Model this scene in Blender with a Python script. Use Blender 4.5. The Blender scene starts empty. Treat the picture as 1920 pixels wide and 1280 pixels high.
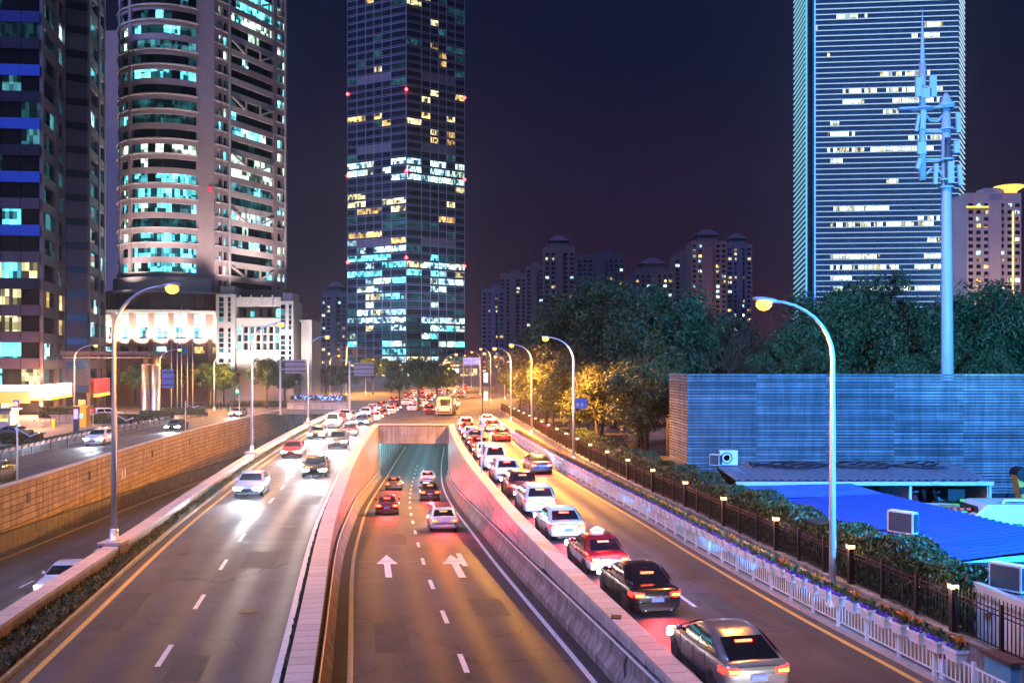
import bpy, bmesh, math, random
from mathutils import Vector, Matrix, Euler
R = math.radians
random.seed(7)
SC = bpy.context.scene
COL = SC.collection
PI = math.pi

# ------------------------------------------------------------------ camera
cam_d = bpy.data.cameras.new('camera'); cam = bpy.data.objects.new('camera', cam_d); COL.objects.link(cam)
cam.location = (0, 0, 8.6); cam.rotation_euler = (R(90), 0, 0)
cam_d.sensor_width = 36; cam_d.lens = 31.9; cam_d.shift_y = 40 / 1920
cam_d.clip_start = 0.3; cam_d.clip_end = 9000
SC.camera = cam

# ------------------------------------------------------------------ night sky
W = bpy.data.worlds.new('World'); SC.world = W; W.use_nodes = True
nt = W.node_tree; nt.nodes.clear()
out = nt.nodes.new('ShaderNodeOutputWorld'); bg = nt.nodes.new('ShaderNodeBackground')
sky = nt.nodes.new('ShaderNodeTexSky'); sky.sky_type = 'NISHITA'; sky.sun_disc = False
SUN_EL, SUN_ROT = R(-4.0), R(200)
sky.sun_elevation = SUN_EL; sky.sun_rotation = SUN_ROT
tc = nt.nodes.new('ShaderNodeTexCoord'); sep = nt.nodes.new('ShaderNodeSeparateXYZ')
nt.links.new(tc.outputs['Generated'], sep.inputs[0])
rmp = nt.nodes.new('ShaderNodeValToRGB')          # town glow fading upwards into navy
nt.links.new(sep.outputs['Z'], rmp.inputs[0])
el = rmp.color_ramp.elements
el[0].position = 0.0; el[0].color = (0.052, 0.019, 0.034, 1)
el[1].position = 0.9; el[1].color = (0.0016, 0.0040, 0.022, 1)
e = el.new(0.10); e.color = (0.0205, 0.0094, 0.028, 1)
e = el.new(0.30); e.color = (0.0045, 0.0060, 0.027, 1)
mul = nt.nodes.new('ShaderNodeMixRGB'); mul.blend_type = 'ADD'; mul.inputs[0].default_value = 1
sc_ = nt.nodes.new('ShaderNodeMixRGB'); sc_.blend_type = 'MULTIPLY'; sc_.inputs[0].default_value = 1
sc_.inputs[2].default_value = (0.05, 0.05, 0.05, 1)
nt.links.new(sky.outputs[0], sc_.inputs[1]); nt.links.new(sc_.outputs[0], mul.inputs[1]); nt.links.new(rmp.outputs[0], mul.inputs[2])
nt.links.new(mul.outputs[0], bg.inputs[0]); bg.inputs[1].default_value = 0.75
nt.links.new(bg.outputs[0], out.inputs[0])
sd = bpy.data.lights.new('moonlight', 'SUN'); sd.energy = 3.0; sd.angle = R(20); sd.color = (0.28, 0.36, 1.0)
so = bpy.data.objects.new('moonlight', sd); COL.objects.link(so); so.rotation_euler = (R(40), 0, R(-46))

SC.view_settings.view_transform = 'Standard'; SC.view_settings.look = 'None'
SC.view_settings.exposure = 0.5; SC.view_settings.gamma = 1.0; SC.view_settings.use_curve_mapping = False
SC.render.engine = 'CYCLES'
cy = SC.cycles
cy.use_denoising = True
try: cy.denoiser = 'OPENIMAGEDENOISE'
except Exception: pass
cy.max_bounces = 5; cy.diffuse_bounces = 2; cy.glossy_bounces = 3; cy.transmission_bounces = 3
cy.caustics_reflective = False; cy.caustics_refractive = False
cy.use_adaptive_sampling = True; cy.adaptive_threshold = .02; cy.sample_clamp_indirect = 4.0; cy.use_light_tree = True

# ------------------------------------------------------------------ helpers
WL = {}                                             # world origin of things that stand unrotated
def origin(o): return WL.get(o.name, Vector((0, 0, 0))) if o else Vector((0, 0, 0))
def tag(o, label=None, cat=None, group=None, kind=None):
    if label: o['label'] = label
    if cat: o['category'] = cat
    if group: o['group'] = group
    if kind: o['kind'] = kind
    return o
def thing(name, label, cat, loc=(0, 0, 0), group=None, keep=True):
    o = bpy.data.objects.new(name, None); COL.objects.link(o); o.empty_display_size = .3
    o.location = loc
    if keep: WL[o.name] = Vector(loc)
    return tag(o, label, cat, group)
class MB:
    def __init__(s): s.v = []; s.f = []; s.m = []; s.mi = 0
    def add(s, vs, fs):
        b = len(s.v); s.v += [tuple(p) for p in vs]
        for f in fs: s.f.append([b + i for i in f]); s.m.append(s.mi)
        return s
    def box(s, c, d, rz=0, M=None):
        x, y, z = d[0] / 2, d[1] / 2, d[2] / 2
        vs = [Vector(p) for p in ((-x,-y,-z),(x,-y,-z),(x,y,-z),(-x,y,-z),(-x,-y,z),(x,-y,z),(x,y,z),(-x,y,z))]
        if M is None:
            M = Matrix.Translation(c) @ Matrix.Rotation(rz, 4, 'Z')
        return s.add([M @ p for p in vs], [(0,3,2,1),(4,5,6,7),(0,1,5,4),(1,2,6,5),(2,3,7,6),(3,0,4,7)])
    def beam(s, a, b, w, h):
        a, b = Vector(a), Vector(b); d = b - a; L = d.length
        q = d.to_track_quat('X', 'Z').to_matrix().to_4x4()
        return s.box(None, (L, w, h), M=Matrix.Translation((a + b) / 2) @ q)
    def tube(s, pts, rad, n=8, cap=True):
        pts = [Vector(p) for p in pts]
        if not isinstance(rad, (list, tuple)): rad = [rad] * len(pts)
        rings = []; up = Vector((0, 0, 1)); px = None
        for i, p in enumerate(pts):
            t = (pts[min(i+1, len(pts)-1)] - pts[max(i-1, 0)]).normalized()
            if px is None:
                px = t.orthogonal().normalized()
            px = (px - t * px.dot(t)).normalized(); py = t.cross(px)
            rings.append([p + (px * math.cos(2*PI*k/n) + py * math.sin(2*PI*k/n)) * rad[i] for k in range(n)])
        vs = [q for r in rings for q in r]; fs = []
        for i in range(len(pts)-1):
            for k in range(n):
                k2 = (k+1) % n; fs.append((i*n+k, i*n+k2, (i+1)*n+k2, (i+1)*n+k))
        if cap: fs.append(tuple(range(n-1, -1, -1))); fs.append(tuple((len(pts)-1)*n+k for k in range(n)))
        return s.add(vs, fs)
    def lathe(s, prof, n=16, c=(0,0,0), axis='Z'):
        c = Vector(c); vs = []; fs = []
        for r, z in prof:
            for k in range(n):
                a = 2*PI*k/n
                p = (r*math.cos(a), r*math.sin(a), z) if axis == 'Z' else (r*math.cos(a), z, r*math.sin(a))
                vs.append(c + Vector(p))
        for i in range(len(prof)-1):
            for k in range(n):
                k2 = (k+1) % n; q = (i*n+k, i*n+k2, (i+1)*n+k2, (i+1)*n+k)
                fs.append(q if axis == 'Z' else q[::-1])
        fs.append(tuple(range(n)) if axis == 'Y' else tuple(range(n-1,-1,-1)))
        e = tuple((len(prof)-1)*n+k for k in range(n)); fs.append(e[::-1] if axis == 'Y' else e)
        return s.add(vs, fs)
    def prism(s, poly, z0, z1):
        n = len(poly)
        vs = [(p[0], p[1], z0) for p in poly] + [(p[0], p[1], z1) for p in poly]
        fs = [tuple(range(n-1,-1,-1)), tuple(range(n, 2*n))] + [(i, (i+1)%n, n+(i+1)%n, n+i) for i in range(n)]
        return s.add(vs, fs)
    def loft(s, rings, closed=True, cap=True):
        n = len(rings[0]); vs = [p for r in rings for p in r]; fs = []
        for i in range(len(rings)-1):
            for k in range(n if closed else n-1):
                k2 = (k+1) % n; fs.append((i*n+k, i*n+k2, (i+1)*n+k2, (i+1)*n+k))
        if cap: fs.append(tuple(range(n-1,-1,-1))); fs.append(tuple((len(rings)-1)*n+k for k in range(n)))
        return s.add(vs, fs)
    def mesh(s, name, mats, smooth=False, org=Vector((0,0,0))):
        me = bpy.data.meshes.new(name)
        me.from_pydata([(v[0]-org[0], v[1]-org[1], v[2]-org[2]) for v in s.v], [], s.f)
        for m in (mats if isinstance(mats, (list, tuple)) else [mats]): me.materials.append(m)
        me.polygons.foreach_set('material_index', s.m)
        if smooth: me.polygons.foreach_set('use_smooth', [True]*len(s.f))
        me.update(); return me
    def build(s, name, mats, parent=None, smooth=False, fix=False, top=None):
        """one mesh object; with top = a base point the object is a thing of its own"""
        org = Vector(top) if top is not None else origin(parent)
        o = bpy.data.objects.new(name, s.mesh(name, mats, smooth, org)); COL.objects.link(o)
        if fix: fixn(o.data)
        if parent: o.parent = parent; WL[o.name] = origin(parent)
        if top is not None: o.location = top; WL[o.name] = Vector(top)
        return o
def fixn(me):
    b = bmesh.new(); b.from_mesh(me); bmesh.ops.recalc_face_normals(b, faces=b.faces); b.to_mesh(me); b.free()
def autosmooth(o, ang=35):
    me = o.data; me.polygons.foreach_set('use_smooth', [True]*len(me.polygons))
    b = bmesh.new(); b.from_mesh(me)
    for e in b.edges: e.smooth = len(e.link_faces) == 2 and e.calc_face_angle(0) < R(ang)
    b.to_mesh(me); b.free(); return o
def struct(name, mb, mat, **k):
    o = mb.build(name, mat, **k); o['kind'] = 'structure'; return o
_cube = MB().box((0,0,0), (1,1,1)).mesh('block', [None])
def pieces(parent, name, specs, limit=300, rest=None):
    """specs: (centre, size, rotz or Euler, material); the first ones become parts, what is past the limit one joined part"""
    org = origin(parent)
    for c, d, r, m in specs[:limit]:
        o = bpy.data.objects.new(name, _cube); COL.objects.link(o); o.parent = parent
        o.location = Vector(c) - org; o.scale = d
        o.rotation_euler = r if not isinstance(r, (int, float)) else (0, 0, r)
        o.material_slots[0].link = 'OBJECT'; o.material_slots[0].material = m
    if len(specs) > limit:
        mats = []; mb = MB()
        for c, d, r, m in specs[limit:]:
            if m not in mats: mats.append(m)
            mb.mi = mats.index(m)
            if isinstance(r, (int, float)): mb.box(c, d, r)
            else: mb.box(None, d, M=Matrix.Translation(c) @ Euler(r).to_matrix().to_4x4())
        o = mb.build(rest or name, mats, parent); o['kind'] = 'stuff'
def copy_tree(o, parent=None):
    c = o.copy(); COL.objects.link(c); c.parent = parent
    for ch in list(o.children): copy_tree(ch, c)
    return c
def lamp(kind, name, loc, energy, color, rad=.15, spot=None, blend=.6, aim=None, parent=None):
    d = bpy.data.lights.new(name, kind); d.energy = energy; d.color = color; d.shadow_soft_size = rad
    if kind == 'SPOT': d.spot_size = R(spot); d.spot_blend = blend
    o = bpy.data.objects.new(name, d); COL.objects.link(o)
    o.location = Vector(loc) - origin(parent)
    if aim is not None: o.rotation_euler = (Vector(aim) - Vector(loc)).to_track_quat('-Z', 'Y').to_euler()
    if parent: o.parent = parent
    return o
def interp(pts):
    xs = [p[0] for p in pts]; ys = [p[1] for p in pts]; n = len(xs)
    d = [(ys[i+1]-ys[i])/(xs[i+1]-xs[i]) for i in range(n-1)]
    m = [d[0]] + [(d[i-1]+d[i])/2 for i in range(1, n-1)] + [d[-1]]
    def f(x):
        if x <= xs[0]: return ys[0] + m[0]*(x-xs[0])
        if x >= xs[-1]: return ys[-1] + m[-1]*(x-xs[-1])
        for i in range(n-1):
            if x <= xs[i+1]: break
        h = xs[i+1]-xs[i]; t = (x-xs[i])/h
        return ((2*t**3-3*t*t+1)*ys[i] + (t**3-2*t*t+t)*h*m[i] + (-2*t**3+3*t*t)*ys[i+1] + (t**3-t*t)*h*m[i+1])
    return f
def at(px, py, D):           # photograph coordinates at a surveyed distance -> place
    return Vector(((px-960)*D/1700, D, 8.6 - (py-680)*D/1700))
def px_x(px, D): return (px-960)*D/1700
def py_z(py, D): return 8.6 - (py-680)*D/1700
ORD = ['first','second','third','fourth','fifth','sixth','seventh','eighth','ninth','tenth','eleventh','twelfth','thirteenth','fourteenth','fifteenth','sixteenth','seventeenth','eighteenth','nineteenth','twentieth']
def nth(i): return ORD[i] if i < 20 else '%d%s' % (i+1, {1:'st',2:'nd',3:'rd'}.get((i+1)%10, 'th') if (i+1)%100 not in (11,12,13) else 'th')

# ------------------------------------------------------------------ materials
MATS = {}
def mat(name, col, rough=.6, metal=0, var=.25, scale=3.0, bump=0, bscale=40, spec=.5, col2=None, island=0, coat=0, grain=0, streak=0, lanes=0):
    if name in MATS: return MATS[name]
    m = bpy.data.materials.new(name); MATS[name] = m; m.use_nodes = True
    t = m.node_tree; b = t.nodes['Principled BSDF']
    b.inputs['Roughness'].default_value = rough; b.inputs['Metallic'].default_value = metal
    b.inputs['Specular IOR Level'].default_value = spec
    if coat: b.inputs['Coat Weight'].default_value = coat; b.inputs['Coat Roughness'].default_value = .04
    c2 = col2 or tuple(c*(1-var) for c in col)
    g = t.nodes.new('ShaderNodeNewGeometry')
    src = g.outputs['Position']
    nz = t.nodes.new('ShaderNodeTexNoise'); nz.inputs['Scale'].default_value = scale; nz.inputs['Detail'].default_value = 6
    nz.inputs['Roughness'].default_value = .65
    t.links.new(src, nz.inputs['Vector'])
    mx = t.nodes.new('ShaderNodeMixRGB'); mx.inputs[1].default_value = (*c2, 1); mx.inputs[2].default_value = (*col, 1)
    rp = t.nodes.new('ShaderNodeMapRange'); rp.inputs[1].default_value = .3; rp.inputs[2].default_value = .7
    t.links.new(nz.outputs[0], rp.inputs[0]); t.links.new(rp.outputs[0], mx.inputs[0])
    last = mx.outputs[0]
    if grain:
        gn = t.nodes.new('ShaderNodeTexNoise'); gn.inputs['Scale'].default_value = 17; gn.inputs['Detail'].default_value = 8; gn.inputs['Roughness'].default_value = .8
        t.links.new(src, gn.inputs['Vector'])
        gr = t.nodes.new('ShaderNodeMapRange'); gr.inputs[1].default_value = .3; gr.inputs[2].default_value = .7; gr.inputs[3].default_value = 1-grain; gr.inputs[4].default_value = 1+grain
        t.links.new(gn.outputs[0], gr.inputs[0])
        gm = t.nodes.new('ShaderNodeVectorMath'); gm.operation = 'SCALE'; t.links.new(last, gm.inputs[0]); t.links.new(gr.outputs[0], gm.inputs['Scale']); last = gm.outputs[0]
    if lanes:
        at_ = t.nodes.new('ShaderNodeAttribute'); at_.attribute_name = 'lat'
        k1 = t.nodes.new('ShaderNodeMath'); k1.operation = 'MULTIPLY'; k1.inputs[1].default_value = 2*PI/1.72; t.links.new(at_.outputs['Fac'], k1.inputs[0])
        k2 = t.nodes.new('ShaderNodeMath'); k2.operation = 'COSINE'; t.links.new(k1.outputs[0], k2.inputs[0])
        k3 = t.nodes.new('ShaderNodeMapRange'); k3.inputs[1].default_value = -1; k3.inputs[3].default_value = 1-lanes; k3.inputs[4].default_value = 1+lanes*.6; t.links.new(k2.outputs[0], k3.inputs[0])
        vv = t.nodes.new('ShaderNodeTexVoronoi'); vv.feature = 'DISTANCE_TO_EDGE'; vv.inputs['Scale'].default_value = .16
        dn = t.nodes.new('ShaderNodeTexNoise'); dn.inputs['Scale'].default_value = .9; dn.inputs['Detail'].default_value = 6; t.links.new(src, dn.inputs['Vector'])
        da = t.nodes.new('ShaderNodeVectorMath'); da.operation = 'MULTIPLY_ADD'; da.inputs[1].default_value = (1.6,1.6,0); t.links.new(dn.outputs['Color'], da.inputs[0]); t.links.new(src, da.inputs[2]); t.links.new(da.outputs[0], vv.inputs['Vector'])
        cr = t.nodes.new('ShaderNodeMapRange'); cr.inputs[1].default_value = .002; cr.inputs[2].default_value = .008; cr.inputs[3].default_value = .45; cr.inputs[4].default_value = 1; t.links.new(vv.outputs['Distance'], cr.inputs[0])
        km = t.nodes.new('ShaderNodeMath'); km.operation = 'MULTIPLY'; t.links.new(k3.outputs[0], km.inputs[0]); t.links.new(cr.outputs[0], km.inputs[1])
        ks = t.nodes.new('ShaderNodeVectorMath'); ks.operation = 'SCALE'; t.links.new(last, ks.inputs[0]); t.links.new(km.outputs[0], ks.inputs['Scale']); last = ks.outputs[0]
        kr = t.nodes.new('ShaderNodeMapRange'); kr.inputs[1].default_value = -1; kr.inputs[3].default_value = rough-.14; kr.inputs[4].default_value = rough+.06; t.links.new(k2.outputs[0], kr.inputs[0]); t.links.new(kr.outputs[0], b.inputs['Roughness'])
    if streak:
        sv = t.nodes.new('ShaderNodeVectorMath'); sv.operation = 'MULTIPLY'; sv.inputs[1].default_value = (2.6,2.6,.22); t.links.new(src, sv.inputs[0])
        sn = t.nodes.new('ShaderNodeTexNoise'); sn.inputs['Scale'].default_value = 1; sn.inputs['Detail'].default_value = 7; sn.inputs['Roughness'].default_value = .7; t.links.new(sv.outputs[0], sn.inputs['Vector'])
        sr = t.nodes.new('ShaderNodeMapRange'); sr.inputs[1].default_value = .38; sr.inputs[2].default_value = .62; sr.inputs[3].default_value = 1-streak; sr.inputs[4].default_value = 1.08; t.links.new(sn.outputs[0], sr.inputs[0])
        sm = t.nodes.new('ShaderNodeVectorMath'); sm.operation = 'SCALE'; t.links.new(last, sm.inputs[0]); t.links.new(sr.outputs[0], sm.inputs['Scale']); last = sm.outputs[0]
    if island:
        oi = t.nodes.new('ShaderNodeObjectInfo'); ad = t.nodes.new('ShaderNodeMath'); ad.operation = 'ADD'
        t.links.new(oi.outputs['Random'], ad.inputs[0]); t.links.new(g.outputs['Random Per Island'], ad.inputs[1])
        fr = t.nodes.new('ShaderNodeMath'); fr.operation = 'FRACT'; t.links.new(ad.outputs[0], fr.inputs[0])
        r2 = t.nodes.new('ShaderNodeMapRange'); r2.inputs[3].default_value = 1-island; r2.inputs[4].default_value = 1+island
        t.links.new(fr.outputs[0], r2.inputs[0])
        ml = t.nodes.new('ShaderNodeVectorMath'); ml.operation = 'SCALE'
        t.links.new(last, ml.inputs[0]); t.links.new(r2.outputs[0], ml.inputs['Scale']); last = ml.outputs[0]
    t.links.new(last, b.inputs['Base Color'])
    if bump:
        n2 = t.nodes.new('ShaderNodeTexNoise'); n2.inputs['Scale'].default_value = bscale; n2.inputs['Detail'].default_value = 4
        t.links.new(src, n2.inputs['Vector'])
        bp = t.nodes.new('ShaderNodeBump'); bp.inputs['Strength'].default_value = bump; bp.inputs['Distance'].default_value = .02
        t.links.new(n2.outputs[0], bp.inputs['Height']); t.links.new(bp.outputs[0], b.inputs['Normal'])
    return m
def glow(name, col, st, base=(0.02,0.02,0.02)):
    if name in MATS: return MATS[name]
    m = bpy.data.materials.new(name); MATS[name] = m; m.use_nodes = True
    b = m.node_tree.nodes['Principled BSDF']; b.inputs['Base Color'].default_value = (*base, 1)
    b.inputs['Emission Color'].default_value = (*col, 1); b.inputs['Emission Strength'].default_value = st
    b.inputs['Roughness'].default_value = .3
    return m
def litwin(name, col, st, sx=1.5, sz=.55, lo=.03):
    """a lit room behind glass: blinds, ceilings and desks as blocks of brightness"""
    if name in MATS: return MATS[name]
    m = bpy.data.materials.new(name); MATS[name] = m; m.use_nodes = True
    t = m.node_tree; b = t.nodes['Principled BSDF']; b.inputs['Roughness'].default_value = .12
    b.inputs['Base Color'].default_value = (.01, .012, .015, 1)
    g = t.nodes.new('ShaderNodeNewGeometry'); sp = t.nodes.new('ShaderNodeSeparateXYZ'); t.links.new(g.outputs['Position'], sp.inputs[0])
    def mth(op, x, y):
        n = t.nodes.new('ShaderNodeMath'); n.operation = op
        for k, q in enumerate((x, y)):
            if q is None: continue
            if isinstance(q, (int, float)): n.inputs[k].default_value = q
            else: t.links.new(q, n.inputs[k])
        return n.outputs[0]
    hz = mth('ADD', sp.outputs[0], mth('MULTIPLY', sp.outputs[1], .63))
    def cells(kx, kz):
        cv = t.nodes.new('ShaderNodeCombineXYZ')
        t.links.new(mth('FLOOR', mth('MULTIPLY', hz, kx), None), cv.inputs[0]); t.links.new(mth('FLOOR', mth('MULTIPLY', sp.outputs[2], kz), None), cv.inputs[1])
        w = t.nodes.new('ShaderNodeTexWhiteNoise'); w.noise_dimensions = '2D'; t.links.new(cv.outputs[0], w.inputs['Vector']); return w.outputs['Value']
    fine = cells(sx, sz*1.3); room = cells(sx*.28, .31)
    v = mth('ADD', mth('MULTIPLY', fine, .6), mth('MULTIPLY', room, .6))
    mr = t.nodes.new('ShaderNodeMapRange'); mr.inputs[1].default_value = .38; mr.inputs[2].default_value = .95
    mr.inputs[3].default_value = lo; mr.inputs[4].default_value = 1.35; t.links.new(v, mr.inputs[0])
    oi = t.nodes.new('ShaderNodeObjectInfo'); ad = t.nodes.new('ShaderNodeMath'); ad.operation = 'ADD'
    t.links.new(oi.outputs['Random'], ad.inputs[0]); t.links.new(g.outputs['Random Per Island'], ad.inputs[1])
    fr = t.nodes.new('ShaderNodeMath'); fr.operation = 'FRACT'; t.links.new(ad.outputs[0], fr.inputs[0])
    m2 = t.nodes.new('ShaderNodeMapRange'); m2.inputs[3].default_value = .35*st; m2.inputs[4].default_value = 1.25*st; t.links.new(fr.outputs[0], m2.inputs[0])
    ml = t.nodes.new('ShaderNodeMath'); ml.operation = 'MULTIPLY'; t.links.new(mr.outputs[0], ml.inputs[0]); t.links.new(m2.outputs[0], ml.inputs[1])
    b.inputs['Emission Color'].default_value = (*col, 1); t.links.new(ml.outputs[0], b.inputs['Emission Strength'])
    return m
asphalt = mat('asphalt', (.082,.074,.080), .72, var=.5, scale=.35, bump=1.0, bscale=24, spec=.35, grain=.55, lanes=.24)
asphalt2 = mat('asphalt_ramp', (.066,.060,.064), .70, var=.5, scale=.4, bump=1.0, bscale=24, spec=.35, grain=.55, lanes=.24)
pavement = mat('pavement', (.16,.145,.135), .75, var=.3, scale=.9, bump=.3, bscale=14)
soil = mat('ground_paving', (.10,.092,.088), .8, var=.35, scale=.3, bump=.3, bscale=12)
paint_w = mat('road_paint_white', (.72,.70,.66), .6, var=.35, scale=5)
paint_y = mat('road_paint_yellow', (.62,.40,.10), .6, var=.35, scale=5)
granite = mat('granite_cap', (.52,.44,.40), .62, var=.18, scale=9, island=.10, bump=.1, bscale=60)
tile_l = mat('tile_light', (.48,.44,.41), .42, var=.18, scale=4, island=.13, streak=.4)
tile_t = mat('tile_tan', (.40,.28,.17), .5, var=.25, scale=1.4, island=.2, streak=.5)
grout = mat('grout', (.03,.025,.022), .9, var=.3)
concrete = mat('concrete', (.30,.285,.27), .8, var=.5, scale=1.2, bump=.3, bscale=10, streak=.6)
concrete_d = mat('concrete_grimy', (.18,.16,.145), .85, var=.6, scale=1.5, bump=.3, bscale=10, streak=.6)
kerb_m = mat('kerb_stone', (.42,.38,.34), .75, var=.25, scale=6, island=.12)
steel_p = mat('painted_pole', (.62,.64,.66), .35, metal=.2, var=.08, scale=2)
steel_d = mat('dark_metal', (.035,.03,.032), .45, metal=.5, var=.2)
rail_m = mat('fence_iron', (.022,.015,.016), .45, metal=.3, var=.2)
rail_w = mat('railing_white', (.68,.69,.70), .45, var=.12, scale=6)
plast_w = mat('planter_white', (.66,.68,.70), .5, var=.1, scale=8)
leaf_m = mat('leaves', (.115,.115,.026), .55, var=.5, scale=.9, island=.45, col2=(.06,.08,.02))
leaf_d = mat('leaves_deep', (.055,.118,.034), .55, var=.5, scale=.7, island=.55, col2=(.022,.062,.022))
leaf_g = mat('leaves_grass', (.05,.075,.02), .7, var=.5, scale=3, island=.4)
bark = mat('bark', (.10,.075,.055), .9, var=.4, scale=6, bump=.6, bscale=18)
glass_d = mat('glass_dark', (.008,.010,.013), .06, var=.1, spec=.6)
glass_f = mat('facade_glass', (.012,.03,.045), .10, var=.5, scale=.12, spec=.7)
sodium = (1.0, .40, .08)
# ------------------------------------------------------------------ surveyed alignment (y = distance along the road)
C = interp([(-20,6.8),(0,3.4),(27.5,-1.28),(46,-4.43),(60,-6.4),(76,-8.5),(93,-10.4),(108,-11.9),(120,-12.95),(140,-14.5),(165,-16),(200,-17.8)])
zU = interp([(-10,0),(15,-.5),(27.5,-.9),(46,-1.6),(60,-2.45),(76,-3.6),(93,-4.9),(108,-5.9),(120,-6.5),(140,-7),(200,-7)])
BW = interp([(-10,-27),(0,-28),(30,-31.2),(61,-34.7),(91,-38.2),(110,-40.0),(125,-40.9),(149,-41.5),(178,-41.8)])
zL = interp([(-10,-2.0),(0,-2.3),(30,-3.1),(61,-4.2),(90,-5.3),(120,-6.4),(165,-7.2),(200,-7.2)])
BO = interp([(-10,-14.3),(20,-14.1),(27,-14.05),(35,-13.7),(43,-13.4),(60,-13.35),(200,-13.35)])   # low barrier, offset from C
WF = interp([(0,15.5),(24.57,11.46),(30.6,10.26),(41.9,8.43),(46.7,7.78),(60,5.7),(71.5,3.95),(85,2.1),(98,.5),(116,-1.2),(129,-2.5),(138,-4.0)])
KF = interp([(10,15.6),(26.6,12.95),(32.4,12.08),(37.9,11.13),(43.7,10.27),(49.6,9.5),(55,8.66),(61,7.84),(67.4,6.96),(73.2,6.2),(79,5.6),(84.4,5),(90,4.46),(95.3,3.9),(106,2.9),(120,1.4),(135,-.2),(150,-1.8)])
def frange(a, b, s):
    r = []; x = a
    while x < b - 1e-6: r.append(x); x += s
    return r + [b]
def off(o): return lambda d: C(d) + o
def ribbon(fa, fb, z, ds):
    """strip between two lines; z constant or function"""
    zf = z if callable(z) else (lambda d: z)
    mb = MB(); vs = []; fs = []
    for d in ds: vs += [(fa(d), d, zf(d)), (fb(d), d, zf(d))]
    for i in range(len(ds)-1): fs.append((2*i, 2*i+1, 2*i+3, 2*i+2))
    mb.lat = [v[0]-C(v[1]) for v in vs]
    return mb.add(vs, fs)
def wallstrip(f, t, z0, z1, ds, mb=None):
    """solid wall along line x = f(d), thickness t to +x, from z0 to z1"""
    g = lambda z: z if callable(z) else (lambda d: z)
    a, b = g(z0), g(z1)
    return (mb or MB()).loft([[(f(d), d, a(d)), (f(d)+t, d, a(d)), (f(d)+t, d, b(d)), (f(d), d, b(d))] for d in ds])
D1 = frange(6, 118, 4)
# ground with the two cuttings left open
def ground():
    mb = MB(); ds = frange(-8, 168, 4)
    for i in range(len(ds)-1):
        a, b = ds[i], ds[i+1]
        def q(f, g): mb.add([(f(a),a,0),(g(a),a,0),(g(b),b,0),(f(b),b,0)], [(0,1,2,3)])
        q(lambda d: -600, BW)
        if b <= 118.01: q(lambda d: C(d)+BO(d)-.55, off(-4.6)); q(off(4.6), lambda d: 600)
        elif a < 118:  q(lambda d: C(d)+BO(d)-.55, off(-4.6)); q(off(4.6), lambda d: 600)
        else: q(lambda d: C(d)+BO(d)-.55, lambda d: 600)
    mb.add([(-600,168,0),(600,168,0),(600,700,0),(-600,700,0)], [(0,1,2,3)])
    mb.add([(-4000,700,0),(4000,700,0),(4000,6000,0),(-4000,6000,0)], [(0,1,2,3)])
    struct('ground', mb, soil)
ground()
# carriageways
def road(name, mb, m):
    o = struct(name, mb, m); at_ = o.data.attributes.new('lat', 'FLOAT', 'POINT'); at_.data.foreach_set('value', mb.lat); return o
L_IN, L_OUT = -5.25, -12.9
road('road_main', ribbon(off(L_OUT), off(L_IN), .004, frange(-8,150,3)), asphalt)
road('road_queue', ribbon(off(5.2), WF, .004, frange(-8,138,3)), asphalt)
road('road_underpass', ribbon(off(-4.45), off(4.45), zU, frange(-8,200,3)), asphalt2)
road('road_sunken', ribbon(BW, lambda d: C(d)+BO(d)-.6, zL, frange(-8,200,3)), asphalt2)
road('road_service', ribbon(lambda d: BW(d)-7.3, lambda d: BW(d)-.35, .004, frange(-8,170,3)), asphalt)
def crossing():
    mb = MB()
    mb.add([(-120,152,.008),(60,152,.008),(60,205,.008),(-120,205,.008)], [(0,1,2,3)])
    struct('road_crossing', mb, asphalt)
    mb = MB()
    mb.add([(-27,205,.006),(-3,205,.006),(-12,700,.006),(-58,700,.006)], [(0,1,2,3)])
    struct('road_avenue', mb, asphalt)
    mb = MB(); mb.add([(-26,118.3,.0065),(2,118.3,.0065),(2,152,.0065),(-27,152,.0065)], [(0,1,2,3)])
    struct('road_junction', mb, asphalt)
crossing()
# painted lines: each marking is a part of the carriageway it lies on
def mark(parent, name, fa, fb, z, d0, d1, m=paint_w, step=2.0):
    o = ribbon(fa, fb, z, frange(d0, d1, step)).build(name, m, parent); return o
rm, rq, ru, rs = [bpy.data.objects[n] for n in ('road_main','road_queue','road_underpass','road_sunken')]
mark(rm, 'edge_line', off(-5.72), off(-5.52), .009, -8, 118)
mark(rm, 'edge_line', off(-12.48), off(-12.28), .009, -8, 150, paint_y)
for k in range(22): mark(rm, 'lane_dash', off(-9.16), off(-9.0), .009, 7.7+6*k, 9.7+6*k)
mark(rq, 'edge_line', lambda d: WF(d)-.62, lambda d: WF(d)-.44, .009, -8, 130, paint_y)
for k in range(18): mark(rq, 'lane_dash', lambda d: C(d)+8.45, lambda d: C(d)+8.6, .009, 8.0+6*k, 10.0+6*k)
zu2 = lambda d: zU(d)+.005
mark(ru, 'edge_line', off(-3.72), off(-3.54), zu2, -8, 170, mat('road_paint_cream', (.66,.55,.36), .6, var=.3, scale=5))
mark(ru, 'edge_line', off(3.54), off(3.72), zu2, -8, 170)
for k in range(22): mark(ru, 'lane_dash', off(-.12), off(.06), zu2, 9.9+6*k, 11.9+6*k)
for d0, d1 in ((45.5,49.5),(78,84.5),(97,105)): mark(ru, 'old_line', off(1.88), off(2.16), zu2, d0, d1)
mark(rs, 'edge_line', lambda d: BW(d)+1.3, lambda d: BW(d)+1.45, lambda d: zL(d)+.005, -8, 165, paint_y)
for k in range(20): mark(rs, 'lane_dash', lambda d: BW(d)+6.2, lambda d: BW(d)+6.35, lambda d: zL(d)+.005, 8+6*k, 10+6*k)
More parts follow.
